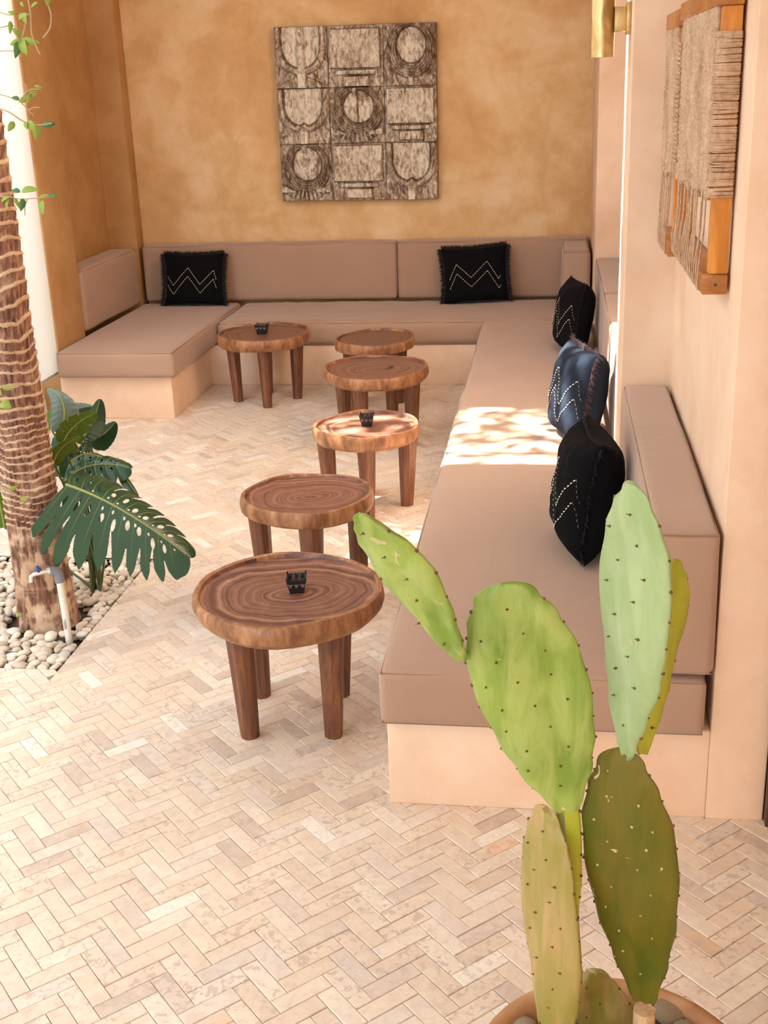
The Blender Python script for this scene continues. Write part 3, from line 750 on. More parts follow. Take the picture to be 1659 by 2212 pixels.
for j in range(NZt+1):
    z = 4.4*j/NZt
    for i in range(NA):
        t = 2*math.pi*i/NA
        base = .100+.022*math.exp(-z/.12)-.006*ss(.5, 1.2, z)+.010*ss(2.5, 3.5, z)*0-.012*ss(1.2, 3, z)
        zz = z+.012*math.sin(t+z*3)+.006*math.sin(3*t+z*9)+.006*noise.noise(Vector((math.cos(t)*3, math.sin(t)*3, z*5)))
        # distance to the nearest ridge below
        import bisect
        k = bisect.bisect(ringz, zz); lo = ringz[k-1] if k > 0 else None; hi = ringz[k] if k < len(ringz) else None
        if lo is not None and hi is not None:
            u = (zz-lo)/(hi-lo); thin = .10+.14*noise.noise(Vector((math.cos(t)*2.2, math.sin(t)*2.2, k*1.7)))
            rid = 1-ss(thin, thin+.12, u) if u < .6 else ss(.93, 1.0, u)
            r = base+.0055*rid-.0035*ss(.2, .8, 1-u)+.0015*noise.noise(Vector((t*8, z*4, 0)))
            # torn scar lips
            q = noise.noise(Vector((math.cos(t)*4, math.sin(t)*4, z*14)))
            r -= .005*max(0, q-.25)
            s = rid+.25*max(0, .2-q)
        else:
            q = noise.noise(Vector((math.cos(t)*3, math.sin(t)*3, z*16))); r = base+.004*q; s = .34+.40*q+.2*(math.sin(z*180+2*q) > .4)*.3
        v.append((r*math.cos(t), r*math.sin(t), z)); sc.append(s)
    if j:
        for i in range(NA): f.append(((j-1)*NA+i, (j-1)*NA+(i+1) % NA, j*NA+(i+1) % NA, j*NA+i))
f.append(tuple(range(NA))[::-1]); f.append(tuple(range(NZt*NA, NZt*NA+NA)))
tk = pyd('trunk', v, f, PALM, palm)
at_ = tk.data.attributes.new('scar', 'FLOAT', 'POINT'); at_.data.foreach_set('value', sc)
tk.rotation_euler = (R(0), R(-.3), 0)
def m_leaf(name, c, c2, rough=.35, tr=(.3, .5, .1), tw=.15):
    g = G(name); p = g.pos('Object'); f = g.noise(p, 9, 4, .6)
    g.done(g.mix(f, c, c2), rough)
    out = g.nt.nodes['Material Output']; t = g.n('ShaderNodeBsdfTranslucent'); t.inputs[0].default_value = (*tr, 1)
    mx = g.n('ShaderNodeMixShader'); mx.inputs[0].default_value = tw
    g.nt.links.new(g.b.outputs[0], mx.inputs[1]); g.nt.links.new(t.outputs[0], mx.inputs[2]); g.nt.links.new(mx.outputs[0], out.inputs[0])
    return g.m
FROND = m_leaf('frond_green', (.04, .12, .02), (.08, .2, .03))
for q in range(9):
    a = q*2.4; v = []; f = []
    d = Vector((math.cos(a), math.sin(a)*.6-.4, 0)); L = 1.0
    for i in range(26):
        s = i/25; c = Vector((0, 0, 4.4))+d*L*s+Vector((0, 0, .5*s-.9*s*s)); side = d.cross(Vector((0, 0, 1))).normalized()
        for sg in (-1, 1):
            w_ = .30*math.sin(math.pi*(s*.9+.08)); b0 = len(v)
            v += [c, c+d*.03, c+side*sg*w_+d*.12+Vector((0, 0, -.12)), c+side*sg*w_*.5+d*.02+Vector((0, 0, -.02))]
            f.append((b0, b0+1, b0+2, b0+3))
    pyd('frond', v, f, FROND, palm, smooth=False)

# ---- pebbles
pg_ = G('river_pebble'); pr_ = pg_.rnd(); pn = pg_.noise(pg_.pos('World'), 60, 5, .6)
PEB = pg_.done(pg_.mix(pg_.math('MULTIPLY', pn, .3), pg_.ramp(pr_, [(0, (.66, .57, .46)), (.2, (.74, .64, .52)), (.4, (.60, .49, .38)), (.55, (.78, .70, .60)), (.7, (.66, .54, .42)), (.85, (.55, .49, .42)), (.95, (.80, .75, .68))], 'CONSTANT'), (.5, .42, .34)), .6)
pr = random.Random(11); shapes = []
for k in range(7):
    bm = bmesh.new(); bmesh.ops.create_icosphere(bm, subdivisions=2, radius=1)
    for vt in bm.verts:
        n_ = noise.noise(vt.co*1.1+Vector((k*7, 0, 0)))*.22; vt.co = vt.co*(1+n_)
        vt.co.x *= 1.0; vt.co.y *= .72+.05*(k % 3); vt.co.z *= .46+.05*(k % 2)
    me = bpy.data.meshes.new('pebble'); bm.to_mesh(me); bm.free(); me.polygons.foreach_set('use_smooth', [True]*len(me.polygons)); me.materials.append(PEB); shapes.append(me)
peb = []
for layer, (zc, st_) in enumerate(((-.034, .044), (-.010, .041))):
    y = BY0+.018
    while y < BY1-.015:
        x = BX1-.02+pr.uniform(-.006, .004)
        while x > -2.95:
            s = pr.uniform(.019, .031)
            xx = x+pr.uniform(-.006, .006); yy = y+pr.uniform(-.007, .007)
            xx = min(xx, BX1-s-.002); yy = min(max(yy, BY0+s*.9+.002), BY1-s-.002)
            if math.hypot(xx-px_, yy-py_) > .137+s and math.hypot(xx+1.764, yy-3.80) > .024+s*.8:
                peb.append((Vector((xx, yy, zc+pr.uniform(-.004, .008))), s, pr.uniform(0, 6.28), pr.uniform(-.45, .45), pr.uniform(-.45, .45), pr.randrange(7), layer))
            x -= st_*pr.uniform(.9, 1.25)
        y += st_*.86
vis = []
for i, q in enumerate(peb):
    zd, ok = seen(q[0])
    if ok and q[6] == 1: vis.append((zd-q[1]*12, i))
vis = {i for _, i in sorted(vis)[:300]}
pv = []; pf = []
for i, (c, s, a, b, c3, k, ly) in enumerate(peb):
    if i in vis:
        o = link('pebble', shapes[k], None, None, c, (b, c3, a)); o.scale = (s, s, s)
        tag(o, 'smooth pale river pebble lying in the bed around the palm trunk', 'pebble', 'river pebbles in the palm bed')
    else:
        M = Matrix.Translation(c) @ Matrix.Rotation(a, 4, 'Z') @ Matrix.Rotation(b, 4, 'X') @ Matrix.Diagonal((s, s, s, 1)); b0 = len(pv)
        pv += [M @ w.co for w in shapes[k].vertices]; pf += [tuple(t+b0 for t in p.vertices) for p in shapes[k].polygons]
tag(pyd('pebble_bed', pv, pf, PEB), 'loose river pebbles filling the rest of the bed around the palm', 'pebbles', kind='stuff')

# ---- garden tap
PVC = m_plain('white_pipe', (.82, .80, .74), .4, c2=(.74, .68, .58), sc=18); GREY = m_plain('grey_fitting', (.20, .21, .24), .5); CHR = m_plain('pale_tap_metal', (.78, .74, .68), .3, .6)
tp = empty('garden_tap', (-1.764, 3.80, -.02), 0, 'white pipe with grey elbow and small blue-handled tap in front of the palm', 'tap')
bm = bmesh.new(); tube(bm, [(0, 0, -.02), (-.012, .02, .14), (-.020, .03, .245)], .0135, 14); fin(bm, 'pipe', PVC, tp)
bm = bmesh.new(); tube(bm, [(-.0195, .0298, .232), (-.0215, .0312, .262), (-.028, .03, .275), (-.045, .02, .280)], [.018, .018, .018, .017], 14); fin(bm, 'elbow', GREY, tp)
bm = bmesh.new(); tube(bm, [(-.046, .0195, .280), (-.056, .0135, .280)], .013, 12); tube(bm, [(-.056, .0135, .280), (-.098, -.012, .277), (-.106, -.017, .272), (-.108, -.018, .250)], [.0075, .0075, .008, .007], 10); fin(bm, 'spout', CHR, tp)
bm = bmesh.new(); tube(bm, [(-.082, -.002, .283), (-.083, -.003, .307)], [.006, .0065], 10); fin(bm, 'handle', m_plain('blue_plastic', (.02, .09, .35), .4), tp, )
bm = bmesh.new(); 
Q = [(-.006, .003), (.006, .003)]
P = []
for k in range(25):
    t = 2*math.pi*k/24; P.append(Vector((-.0065+.0042*math.cos(t), -.0035, .075+.021*math.sin(t) if True else 0)))
tube(bm, P, .0008, 5, False)
for k in range(5): bx(bm, (-.0085, -.0042, .061+k*.006), (-.0048, -.0032, .064+k*.006))
fin(bm, 'printed_mark', GREY, tp)

# ================================================================ leaves
MON = m_leaf('monstera_green', (.012, .045, .018), (.025, .085, .03), .28, (.10, .25, .04), .08)
MONL = m_leaf('young_monstera_green', (.07, .13, .012), (.14, .22, .02), .3, (.35, .45, .05), .25)
MONG = m_leaf('dusty_monstera_green', (.10, .15, .12), (.16, .21, .17), .35, (.2, .3, .15), .1)
RIB = m_plain('pale_green_rib', (.28, .30, .07), .5); STEMM = m_plain('petiole_green', (.06, .09, .02), .5)
plant = empty('monstera_plant', (-1.80, 4.22, -.03), 0, 'monstera plant with one big holed leaf spreading beside the palm trunk', 'plant')
ploc = Vector((-1.80, 4.22, -.03))
def leaf(base, mid, tip, La, Lb, mat, ns=150, nt=40, cuts=True, droopA=.0, droopB=.0, sweep=.55, stem=None, seed=0, back=.25, ncut=7, name='leaf', ribr=.004):
    """blade from base to tip; La, Lb = lateral vectors of the two halves; droop = downward bend at the margin"""
    base, mid, tip, La, Lb = [Vector(q) for q in (base, mid, tip, La, Lb)]
    L = (tip-base).length; rr = random.Random(seed)
    cA = [(k+1)/(ncut+1)*.9 for k in range(ncut)]
    holes = [(s+rr.uniform(-.01, .01), rr.uniform(.20, .32), rr.uniform(.010, .017), rr.uniform(.06, .12)) for s in cA]+[(s+.06+rr.uniform(-.02, .02), rr.uniform(.08, .16), .008, .035) for s in cA]
    def width(s): return (min(1, (s+.09)/.30))**.5*(max(0, 1-s)**.60)*1.12
    v = []; f = []; idx = {}
    def pt(s, t, half):
        c = bez(base, mid, tip, s); fw = (bez(base, mid, tip, min(1, s+.02))-bez(base, mid, tip, max(0, s-.02))).normalized()
        lat = La if half == 0 else Lb; dr = droopA if half == 0 else droopB
        w = width(s); ph = -back+(sweep+back)*s
        p = c+lat*w*t+fw*lat.length*w*t*(ph+.25*t*s)+Vector((0, 0, -dr*w*t*t))
        # pleats between veins
        p += Vector((0, 0, 1))*.006*math.sin((s*(ncut+1)/.9)*2*math.pi+1.5)*t*w*(L/.5)
        return p
    for half in (0, 1):
        for i in range(ns+1):
            for j in range(nt+1):
                s = i/ns; t = j/nt; idx[(half, i, j)] = len(v); v.append(pt(s, t, half))
    tipround = lambda s, c: 0
    for half in (0, 1):
        for i in range(ns):
            for j in range(nt):
                s = (i+.5)/ns; t = (j+.5)/nt; ok = True
                if cuts:
                    for n_, c in enumerate(cA):
                        t0 = .50+.12*math.sin(n_*2.1+half*1.3+seed)
                        if t > t0 and abs(s-c-.012*math.sin(t*5+n_)) < .016*(t-t0)/(1-t0)+.003+(.026*((t-.80)/.20)**1.6 if t > .80 else 0): ok = False
                    for (hs, ht, a, b) in holes:
                        if ((s-hs)/a)**2+((t-ht)/b)**2 < 1: ok = False
                if ok:
                    q = (idx[half, i, j], idx[half, i+1, j], idx[half, i+1, j+1], idx[half, i, j+1]); f.append(q if half == 0 else q[::-1])
    v = [p-ploc for p in v]
    o = pyd(name, v, f, mat, plant)
    md = o.modifiers.new('thickness', 'SOLIDIFY'); md.thickness = .0012; md.offset = 0
    bm = bmesh.new(); tube(bm, [bez(base, mid, tip, s/12*.97)-ploc+Vector((0, 0, .001)) for s in range(13)], [ribr*(1-.7*s/12) for s in range(13)], 6)
    if cuts:
        for half in (0, 1):
            for c in [-.02]+cA:
                s = c+.5/(ncut+1)*.9
                if s > .93: continue
                tube(bm, [pt(s+.0*t, t, half)-ploc+Vector((0, 0, .0008)) for t in (0, .2, .4, .6, .8)], [.0013, .0012, .001, .0008, .0004], 4)
    fin(bm, 'leaf_rib', RIB, o)
    if stem:
        bm = bmesh.new(); s0 = Vector(stem[0])+Vector((.018*math.sin(seed*2.3), .02*math.cos(seed*1.7), 0)); s1 = Vector(stem[1])
        tube(bm, [bez(s0, s1, base, k/10)-ploc for k in range(11)], [.0055-.002*k/10 for k in range(11)], 8); fin(bm, 'petiole', STEMM, plant)
    return o
A = lambda x, y, Y: atY(x, y, Y)
root_ = (-1.82, 4.24, -.02)
# the big leaf
leaf(A(142, 1047, 3.88), A(262, 1085, 3.84), A(410, 1205, 3.86), (-.05, -.035, -.285), (.09, .22, .04), MON, 320, 84, True, .045, .10, .30, (root_, (-1.76, 4.15, .5)), 3, .72, 9, ribr=.005)
# the leaf above it, seen from behind
leaf(A(140, 1040, 4.22), A(190, 985, 4.3), A(283, 1012, 4.3), (.03, -.08, -.09), (-.01, .12, .09), MON, 120, 30, True, .04, .08, .4, (root_, (-1.84, 4.3, .25)), 6, .4, 5)
leaf(A(150, 1000, 4.3), A(215, 940, 4.38), A(300, 1075, 4.25), (.0, -.06, -.035), (.02, .06, .02), MON, 100, 24, True, .03, .06, .4, (root_, (-1.8, 4.35, .3)), 9, .3, 4)
leaf(A(136, 922, 4.32), A(150, 860, 4.36), A(105, 838, 4.40), (-.055, -.02, .0), (.055, .03, .01), MONG, 60, 16, False, .02, .02, .3, (root_, (-1.85, 4.36, .45)), 1)
leaf(A(136, 962, 4.26), A(150, 915, 4.28), A(208, 893, 4.27), (-.03, -.01, .055), (.04, .03, -.035), MONL, 80, 24, True, .01, .02, .5, (root_, (-1.84, 4.3, .4)), 5, .2, 3)
leaf(A(180, 945, 4.34), A(205, 915, 4.38), A(216, 862, 4.38), (-.06, .02, .01), (.055, .02, .0), MON, 70, 20, False, .01, .02, .3, (root_, (-1.78, 4.4, .35)), 2)
leaf(A(190, 955, 4.40), A(225, 945, 4.44), A(250, 912, 4.42), (-.04, .03, .035), (.04, .02, -.03), MON, 70, 20, False, .01, .02, .3, (root_, (-1.76, 4.4, .35)), 4)
leaf(A(115, 1000, 4.16), A(130, 958, 4.16), A(174, 944, 4.16), (-.018, -.01, .02), (.022, .01, -.02), MONL, 60, 14, False, .0, .0, .3, (root_, (-1.85, 4.2, .4)), 7)
leaf(A(128, 1030, 4.28), A(120, 960, 4.34), A(150, 905, 4.36), (-.06, .02, .01), (.06, .02, .0), MON, 70, 20, False, .01, .02, .3, (root_, (-1.85, 4.3, .3)), 8)
leaf(A(150, 1045, 4.30), A(170, 990, 4.36), A(190, 950, 4.38), (-.05, .02, .01), (.06, .02, -.01), MON, 70, 20, True, .01, .02, .3, (root_, (-1.83, 4.35, .3)), 10, .2, 3)
leaf(A(130, 905, 4.42), A(160, 880, 4.46), A(200, 878, 4.46), (-.02, .02, .04), (.03, .02, -.03), MONG, 60, 16, False, .01, .02, .3, (root_, (-1.85, 4.45, .45)), 12)
leaf(A(112, 930, 4.40), A(110, 900, 4.42), A(122, 870, 4.44), (-.04, .01, .01), (.03, .02, .0), MONL, 60, 16, False, .01, .02, .3, (root_, (-1.87, 4.4, .4)), 13)
leaf(A(10, 1140, 4.45), A(0, 1090, 4.45), A(-8, 1050, 4.48), (-.03, .0, .01), (.03, .02, .0), MONL, 60, 16, False, .01, .02, .3, (root_, (-2.1, 4.4, .1)), 14)

# ---- climbing vine with small leaves
VL = m_leaf('vine_leaf', (.30, .42, .06), (.42, .52, .12), .45, (.5, .65, .1), .3); VST = m_plain('vine_stem', (.42, .30, .17), .7); VLD = m_leaf('vine_leaf_dark', (.07, .2, .07), (.12, .28, .1), .4, (.2, .4, .1), .25)
vy = 3.66
vine = empty('climbing_vine', A(-20, 200, vy+.1), 0, 'thin climbing vine with small bright leaves trailing at the upper left', 'vine')
vo = Vector(vine.location)
def vstem(pts, r_=.0016):
    bm = bmesh.new(); P = [A(x, y, vy+(dz)) for x, y, dz in pts]
    out = []
    for i in range(len(P)-1):
        p0 = P[max(0, i-1)]; p1 = P[i]; p2 = P[i+1]; p3 = P[min(len(P)-1, i+2)]
        for k in range(5):
            t = k/5; out.append(.5*((2*p1)+(p2-p0)*t+(2*p0-5*p1+4*p2-p3)*t*t+(3*p1-p0-3*p2+p3)*t**3)-vo)
    out.append(P[-1]-vo); tube(bm, out, r_, 6); fin(bm, 'vine_stem', VST, vine)
vstem([(-60, -20, .10), (-40, 120, .12), (-45, 300, .12), (-30, 420, .10), (-20, 640, .08), (-12, 860, .05), (0, 1060, .02)], .003)
vstem([(-40, 10, .1), (10, 30, .03), (30, 32, .0)]); vstem([(-40, 70, .1), (0, 60, .0), (28, 55, 0), (40, 68, 0), (46, 85, 0), (56, 48, 0)])
vstem([(-40, 115, .1), (10, 110, .02), (34, 112, 0), (48, 122, 0)]); vstem([(60, -5, 0), (66, 30, 0), (68, 70, 0), (76, 95, 0), (87, 118, 0)], .0022); vstem([(100, 2, 0), (110, 30, 0), (108, 60, 0), (93, 82, 0)], .0022)
vstem([(-35, 195, .1), (15, 208, 0), (40, 216, 0), (62, 195, 0), (88, 193, 0)]); vstem([(40, 216, 0), (60, 236, 0), (72, 250, 0)]); vstem([(52, 215, 0), (58, 190, 0), (52, 180, 0)]); vstem([(60, 238, 0), (75, 232, 0), (86, 233, 0)])
vstem([(-30, 230, .1), (15, 240, 0), (50, 262, 0), (80, 270, 0), (112, 266, 0)], .0022)
vstem([(-20, 425, .1), (20, 425, 0), (42, 430, 0), (80, 428, 0), (118, 424, 0)]); vstem([(60, 430, 0), (54, 445, 0), (54, 465, 0)])
vstem([(-20, 1040, .05), (20, 1060, 0), (50, 1078, 0)], .0018); vstem([(-30, 830, .05), (5, 838, 0), (40, 836, 0)]); vstem([(-30, 870, .05), (0, 876, 0), (20, 880, 0)])
vl_n = 0
def vleaf(x, y, ang, L, w, m=VL, dz=0):
    global vl_n
    vl_n += 1; k = .0014
    ax = (_r*math.cos(R(ang))-_u*math.sin(R(ang))); sdv = ax.cross(_f).normalized(); sdv = (sdv*math.cos(.5)+_f*math.sin(.5)*(1 if vl_n % 2 else -1)).normalized()
    nrm = ax.cross(sdv).normalized(); b = A(x, y, vy+dz); M = 8; v = []; f = []
    for i in range(M+1):
        s = i/M; ww = w/2*k*(math.sin(math.pi*s**.75)**.8 if 0 < s < 1 else 0)
        c = b+ax*L*k*s+nrm*L*k*(.25*s-.35*s*s)-vo
        v += [c-sdv*ww+nrm*ww*.35, c, c+sdv*ww+nrm*ww*.35]
    for i in range(M): f += [(3*i, 3*i+3, 3*i+4, 3*i+1), (3*i+1, 3*i+4, 3*i+5, 3*i+2)]
    o = pyd('vine_leaf', v, f, m, vine); md = o.modifiers.new('t', 'SOLIDIFY'); md.thickness = .0006
for q in [(40, 42, -30, 26, 17), (52, 28, 80, 24, 14), (30, 60, 60, 26, 16), (34, 34, -150, 20, 12), (22, 45, 90, 28, 10), (46, 86, 10, 40, 16), (46, 88, 160, 26, 14), (48, 86, 75, 34, 22), (40, 88, 100, 38, 16, VLD),
          (82, 6, 150, 18, 10), (104, -2, 100, 14, 12), (45, 4, 60, 12, 8), (56, 212, 150, 18, 12), (62, 208, -30, 22, 14), (74, 186, 10, 18, 8), (42, 214, 190, 20, 10, VLD), (64, 200, 100, 24, 10),
          (60, 262, 45, 30, 20), (80, 272, 95, 32, 18), (88, 270, -5, 34, 14, VLD), (30, 262, 120, 26, 14), (55, 262, 80, 18, 10), (46, 415, -10, 40, 20), (44, 415, 190, 22, 14, VLD), (50, 428, 100, 30, 14, VLD),
          (92, 432, 90, 34, 18), (104, 424, 0, 22, 12, VLD), (20, 425, 150, 22, 12), (30, 428, 60, 26, 10), (18, 428, 100, 26, 10), (84, 428, -20, 24, 8), (2, 834, 10, 34, 14), (0, 872, 20, 30, 26), (18, 1058, -20, 26, 12), (44, 1076, 20, 18, 14), (-8, 835, 60, 26, 18)]: vleaf(*q)
vleaf(34, 1330, -20, 14, 12, VL, .1); 

# white screen in the court opening
g = G('white_screen_cloth'); g.done((.9, .9, .88), .8)
t = g.n('ShaderNodeBsdfTranslucent'); t.inputs[0].default_value = (.95, .95, .93, 1); mx = g.n('ShaderNodeMixShader'); mx.inputs[0].default_value = .85
g.nt.links.new(g.b.outputs[0], mx.inputs[1]); g.nt.links.new(t.outputs[0], mx.inputs[2]); g.nt.links.new(mx.outputs[0], g.nt.nodes['Material Output'].inputs[0])
scr = empty('screen_panel', (-3.0, 5.9, .285), 0, 'plain white screen panel hanging between the palm trunk and the brown pier', 'screen')
box('screen_cloth', (-.012, -1.0, .01), (-.008, .962, 3.0), g.m, scr)
bm = bmesh.new(); bx(bm, (-.02, -1.0, 0), (0, .962, .012), .002); fin(bm, 'bottom_bar', m_plain('grey_bar', (.35, .34, .33), .5), scr)
tag(box('trim_3', (-3.2, 6.1, 0), (-3.14, 6.86, .2), m_plain('slate_kerb', (.12, .14, .17), .7)), kind='structure')

# ================================================================ cactus
def m_cactus(name, ca, cb, cc, sc_amt=.55, streak=.5):
    g = G(name); p = g.pos('Object'); st = g.noise(g.pos('Object', (1, 1, .22)), 28, 5, .6, .5); bg_ = g.noise(p, 6, 4, .6)
    col = g.mix(g.ramp(bg_, [(.35, 0), (.65, 1)]), ca, cb)
    col = g.mix(g.math('MULTIPLY', g.ramp(st, [(.42, 0), (.62, 1)]), streak), col, cc)
    sn = g.noise(p, 11, 5, .65, .8); scar = g.ramp(g.noise(p, 26, 4, .55, 1.2), [(.695, 0), (.71, 1)])
    col = g.mix(g.math('MULTIPLY', scar, sc_amt), col, (.74, .56, .36))
    g.bump(g.math('ADD', g.math('MULTIPLY', st, 1.0), g.math('MULTIPLY', scar, -.3)), .35, .006)
    g.done(col, .42)
    g.set(g.b.inputs['Subsurface Weight'], .12); g.b.inputs['Subsurface Radius'].default_value = (.01, .015, .004)
    return g.m
C_PALE = m_cactus('cactus_pale_green', (.30, .43, .19), (.42, .54, .28), (.25, .38, .13), .3, .5)
C_MID = m_cactus('cactus_mid_green', (.16, .28, .035), (.28, .40, .065), (.46, .56, .17), .6, .65)
C_OLD = m_cactus('cactus_olive', (.085, .115, .008), (.145, .13, .008), (.22, .155, .015), .8, .5)
C_TAN = m_cactus('cactus_tan_green', (.26, .25, .04), (.36, .27, .07), (.50, .33, .14), .3, .85)
C_YEL = m_cactus('cactus_yellow_green', (.40, .44, .03), (.52, .54, .05), (.32, .38, .03), .3, .5)
SPINE = m_plain('areole_cream', (.75, .62, .42), .9); SPIND = m_plain('areole_brown', (.16, .09, .03), .9)
CORK = m_wood_side('cactus_cork', [(.30, .16, .07), (.50, .30, .14), (.66, .46, .26), (.76, .58, .38)], .5, 30, .9)
CB = atY(1388, 2200, 1.50); CB.z = .40
cac = empty('prickly_pear_cactus', CB, 0, 'tall prickly pear cactus with flat green pads in the foreground pot', 'cactus')
crr = random.Random(9)
def pad(bp, tp_, Yb, Yt, w, th, rot, mat, dots, prof=None, bend=0, seed=0, ncol=4, rimcol=None):
    b = A(*bp, Yb)-CB; t = A(*tp_, Yt)-CB; ax = (t-b); L = ax.length; ax.normalize()
    vd = (CB+(b+t)/2-CAMP).normalized(); s0 = ax.cross(vd).normalized(); f0 = s0.cross(ax).normalized()
    sw = (s0*math.cos(R(rot))+f0*math.sin(R(rot))).normalized(); nn = sw.cross(ax).normalized()
    if nn.dot(vd) > 0: nn = -nn
    prof = prof or [(0, .16), (.06, .30), (.2, .58), (.35, .82), (.5, .96), (.65, 1.0), (.8, .88), (.9, .66), (.96, .42), (1, 0)]
    def hw(u):
        for (a, wa), (c, wc) in zip(prof, prof[1:]):
            if u <= c:
                q = (u-a)/(c-a); q = q*q*(3-2*q) if a < .93 else math.sqrt(max(0, 1-(q)**2)) ; 
                return (wa+(wc-wa)*q) if a < .93 else wa*q
        return 0
    NU, NV = 44, 26; v = []; f = []
    def P(u, ph):
        W_ = hw(u)*w/2; T_ = th/2*(min(1, (u+.05)*5)*min(1, (1-u)*8+.05))**.5
        c, s = math.cos(ph), math.sin(ph)
        edge = 1+.012*noise.noise(Vector((u*9+seed, c*2, s*2)))*1
        x = W_*c*edge; z = T_*(abs(s)**.7)*(1 if s > 0 else -1)*(W_/(w/2))**.35 if W_ > 0 else 0
        bn = bend*((u-.5)**2-.25)+.009*noise.noise(Vector((u*3.2+seed, c*1.3, 0)))+.004*noise.noise(Vector((u*4+seed, c*5, 3)))*abs(s)
        return b+ax*L*u+sw*x+nn*(z+bn)
    for i in range(NU+1):
        u = 1-(1-i/NU)**1.5 if i > NU*.0 else 0
        for k in range(NV): v.append(P(min(1, u), 2*math.pi*k/NV))
    for i in range(NU):
        for k in range(NV): f.append((i*NV+k, i*NV+(k+1) % NV, (i+1)*NV+(k+1) % NV, (i+1)*NV+k))
    f.append(tuple(range(NV))[::-1]); f.append(tuple(range(NU*NV, NU*NV+NV)))
    bm = bmesh.new(); bv = [bm.verts.new(q) for q in v]
    for q in f:
        try: bm.faces.new([bv[k] for k in q])
        except ValueError: pass
    bmesh.ops.remove_doubles(bm, verts=bm.verts, dist=1e-5)
    o = fin(bm, 'cactus_pad', mat, cac, ang=75)
    bm = bmesh.new(); b2 = bmesh.new()
    rows = int(L/.043)
    for r_ in range(rows):
        u = .08+.88*(r_+.5)/rows; wd = hw(u)*w; nc = max(1, int(wd/.052))
        for side in (1, -1):
            for k in range(nc):
                xf = ((k+.5+(.5 if r_ % 2 else 0)*.6)/nc*2-1)*.86
                if abs(xf) > .9: continue
                ph = math.acos(xf)*(1 if side > 0 else -1); p0 = P(u+crr.uniform(-.008, .008), ph)
                mtx = Matrix.Translation(p0+nn*side*.0008)
                bmesh.ops.create_icosphere(b2 if dots else bm, subdivisions=1, radius=.0021*crr.uniform(.8, 1.15), matrix=mtx)
                d = (nn*side*.7+ax*.35+sw*crr.uniform(-.3, .3)).normalized(); tube(bm, [p0+nn*side*.001, p0+nn*side*.001+d*.0055], [.0009, .0003], 4)
        for sg in (1, -1):
            p0 = P(u, 0 if sg > 0 else math.pi); bmesh.ops.create_icosphere(bm, subdivisions=1, radius=.0026*crr.uniform(.7, 1.2), matrix=Matrix.Translation(p0))
    if bm.verts: tag(fin(bm, 'areoles', SPIND, o), kind='stuff')
    else: bm.free()
    if b2.verts: tag(fin(b2, 'areoles', SPINE, o), kind='stuff')
    else: b2.free()
    return o, L
OLD = [(0, .24), (.05, .36), (.18, .62), (.35, .86), (.55, 1.0), (.72, .96), (.86, .74), (.94, .50), (1, 0)]
pad((1390, 2165), (1338, 1618), 1.50, 1.47, .140, .018, 18, C_OLD, True, OLD, .01, 1)
pad((1350, 1636), (1372, 1046), 1.47, 1.40, .142, .017, 52, C_PALE, False, None, .02, 2)
pad((1388, 1628), (1452, 1207), 1.50, 1.53, .110, .016, -52, C_YEL, False, None, .02, 3)
pad((1228, 1752), (1082, 1262), 1.48, 1.42, .158, .018, 12, C_MID, False, [(0, .20), (.06, .36), (.2, .66), (.35, .86), (.55, 1.0), (.72, .97), (.86, .78), (.94, .55), (1, 0)], -.01, 4)
pad((998, 1424), (778, 1108), 1.43, 1.36, .105, .016, 56, C_MID, False, [(0, .18), (.06, .34), (.2, .6), (.4, .88), (.6, 1), (.78, .85), (.9, .55), (.96, .36), (1, 0)], .01, 5)
pad((1196, 2330), (1178, 1742), 1.48, 1.50, .130, .018, 50, C_TAN, False, None, .02, 6)
pad((1240, 2145), (1222, 1700), 1.53, 1.50, .044, .014, 40, C_YEL, True, [(0, .5), (.1, .62), (.4, .8), (.6, .95), (.8, 1.0), (.94, .9), (1, 0)], .0, 7)
pad((1318, 2330), (1290, 2096), 1.60, 1.56, .100, .018, 15, C_TAN, False, None, .0, 8)
bm = bmesh.new(); tube(bm, [Vector((0, 0, -.05)), Vector((.004, 0, 0)), A(1392, 2180, 1.50)-CB], [.020, .018, .017], 14); fin(bm, 'woody_base', CORK, cac)
bm = bmesh.new(); tube(bm, [A(1212, 1690, 1.49)-CB, A(1222, 1740, 1.49)-CB], [.008, .012], 10); fin(bm, 'cork_joint', CORK, cac); bm = bmesh.new(); tube(bm, [A(1358, 1642, 1.475)-CB, A(1362, 1622, 1.475)-CB], [.008, .007], 10); fin(bm, 'cork_joint', CORK, cac)
# pot
TC = G('terracotta'); tn = TC.noise(TC.pos('Object'), 8, 6, .6, .4); TERRA = TC.done(TC.ramp(tn, [(.35, (.36, .17, .07)), (.5, (.46, .24, .11)), (.65, (.56, .33, .17))]), .6)
pc = atZ(1318, 2108, .45); PC = Vector((pc.x, pc.y-.222, 0))
pt_ = empty('terracotta_pot', PC, 0, 'round brown terracotta pot at the bottom edge holding the cactus', 'pot')
bm = bmesh.new(); lathe(bm, [(0, 0), (.13, 0), (.145, .01), (.175, .15), (.195, .30), (.205, .385), (.218, .39), (.226, .40), (.228, .43), (.222, .446), (.208, .452), (.196, .448), (.19, .435), (.186, .41), (.182, .36), (0, .355)], 96)
fin(bm, 'pot_body', TERRA, pt_, ang=50)
bm = bmesh.new(); lathe(bm, [(0, .428), (.08, .426), (.15, .424), (.184, .42), (.184, .36), (0, .358)], 64); 
for vt in bm.verts: vt.co.z += .006*noise.noise(vt.co*20) if vt.co.z > .38 else 0
fin(bm, 'soil', SOIL, pt_)
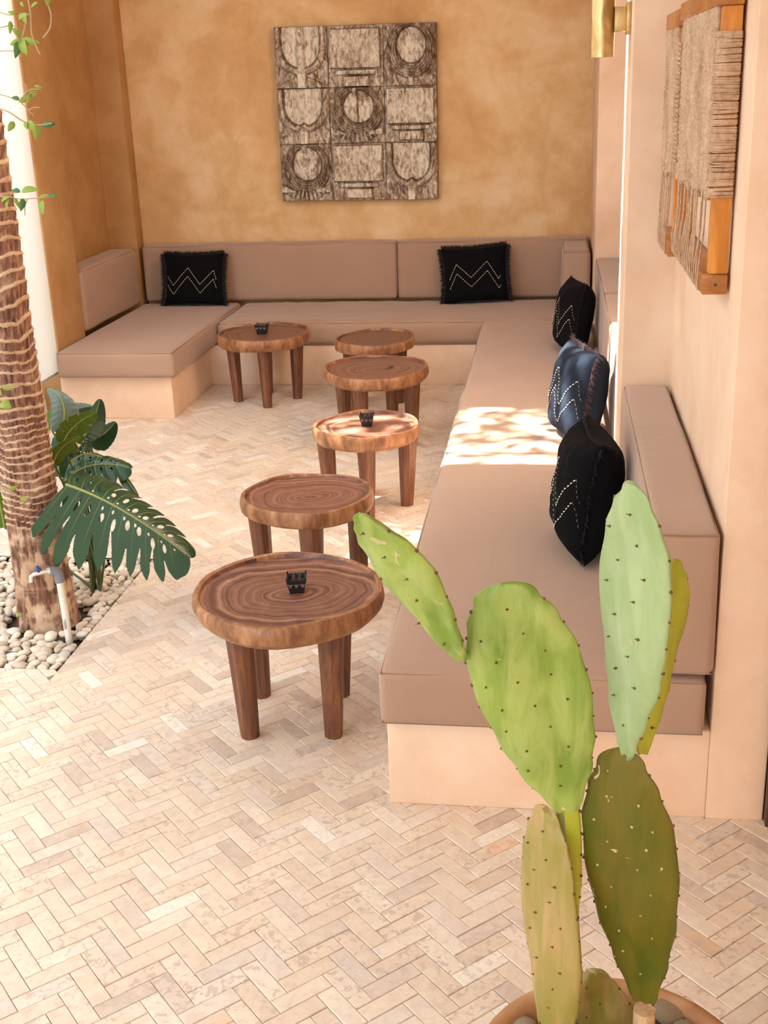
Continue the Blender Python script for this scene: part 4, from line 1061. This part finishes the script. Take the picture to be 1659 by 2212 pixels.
SG_ = m_plain('grey_green_stone', (.24, .19, .12), .8, c2=(.32, .26, .17), sc=15)
for k, (x, y, s) in enumerate([(1446, 2196, .034), (1478, 2230, .026), (1130, 2220, .026), (1440, 2290, .03), (1250, 2290, .03)]):
    o = link('pot_stone', shapes[k], None, None, atZ(x, y, .430)+Vector((0, 0, .006)), (.1, .2, k*1.3)); o.data = shapes[k].copy(); o.data.materials.clear(); o.data.materials.append(SG_); o.scale = (s, s*1.05, s*.9)
    tag(o, ['large grey-brown stone in the pot just right of the cactus base', 'smaller stone at the right side inside the pot', 'stone at the left inside the pot rim', 'stone near the front right inside the pot', 'stone in the middle of the pot soil'][k], 'stone', 'stones on the pot soil')

# ================================================================ tree over the added sun-blocking wall (its shade dapples the bench)
TRL = m_leaf('tree_leaf', (.05, .14, .03), (.08, .2, .05), .5, (.2, .4, .1), .1)
tr = empty('shade_tree', (-5.9, 5.0, 0), 0, 'leafy tree standing behind the added sun-blocking wall', 'tree')
bm = bmesh.new(); tube(bm, [(0, 0, 0), (.1, .1, 3), (.5, 0, 5.5), (1.0, 0, 7)], [.14, .11, .08, .03], 10); fin(bm, 'trunk', W_LEG, tr)
tr2 = random.Random(21); v = []; f = []
ce = Vector((-.2, 5.0, .43))-SUND*7.6-Vector((-5.9, 5, 0))
side = SUND.cross(Vector((0, 1, 0))).normalized()
for i in range(2600):
    a = tr2.uniform(-1.25, 1.1); b = tr2.uniform(-.62, .75); d = tr2.uniform(-.5, .5)
    if b < -.30 and tr2.random() < .75: continue
    if b > -.30 and tr2.random() < .25: continue
    c = ce+Vector((0, b, 0))+side*a+SUND*d; s = tr2.uniform(.035, .07)
    r1 = Vector((tr2.uniform(-1, 1), tr2.uniform(-1, 1), tr2.uniform(-.4, .4))).normalized(); r2 = r1.cross(SUND).normalized()
    b0 = len(v); v += [c-r1*s, c+r2*s*.5, c+r1*s, c-r2*s*.5]; f.append((b0, b0+1, b0+2, b0+3))
tag(pyd('foliage', v, f, TRL, tr, smooth=False), kind='stuff')
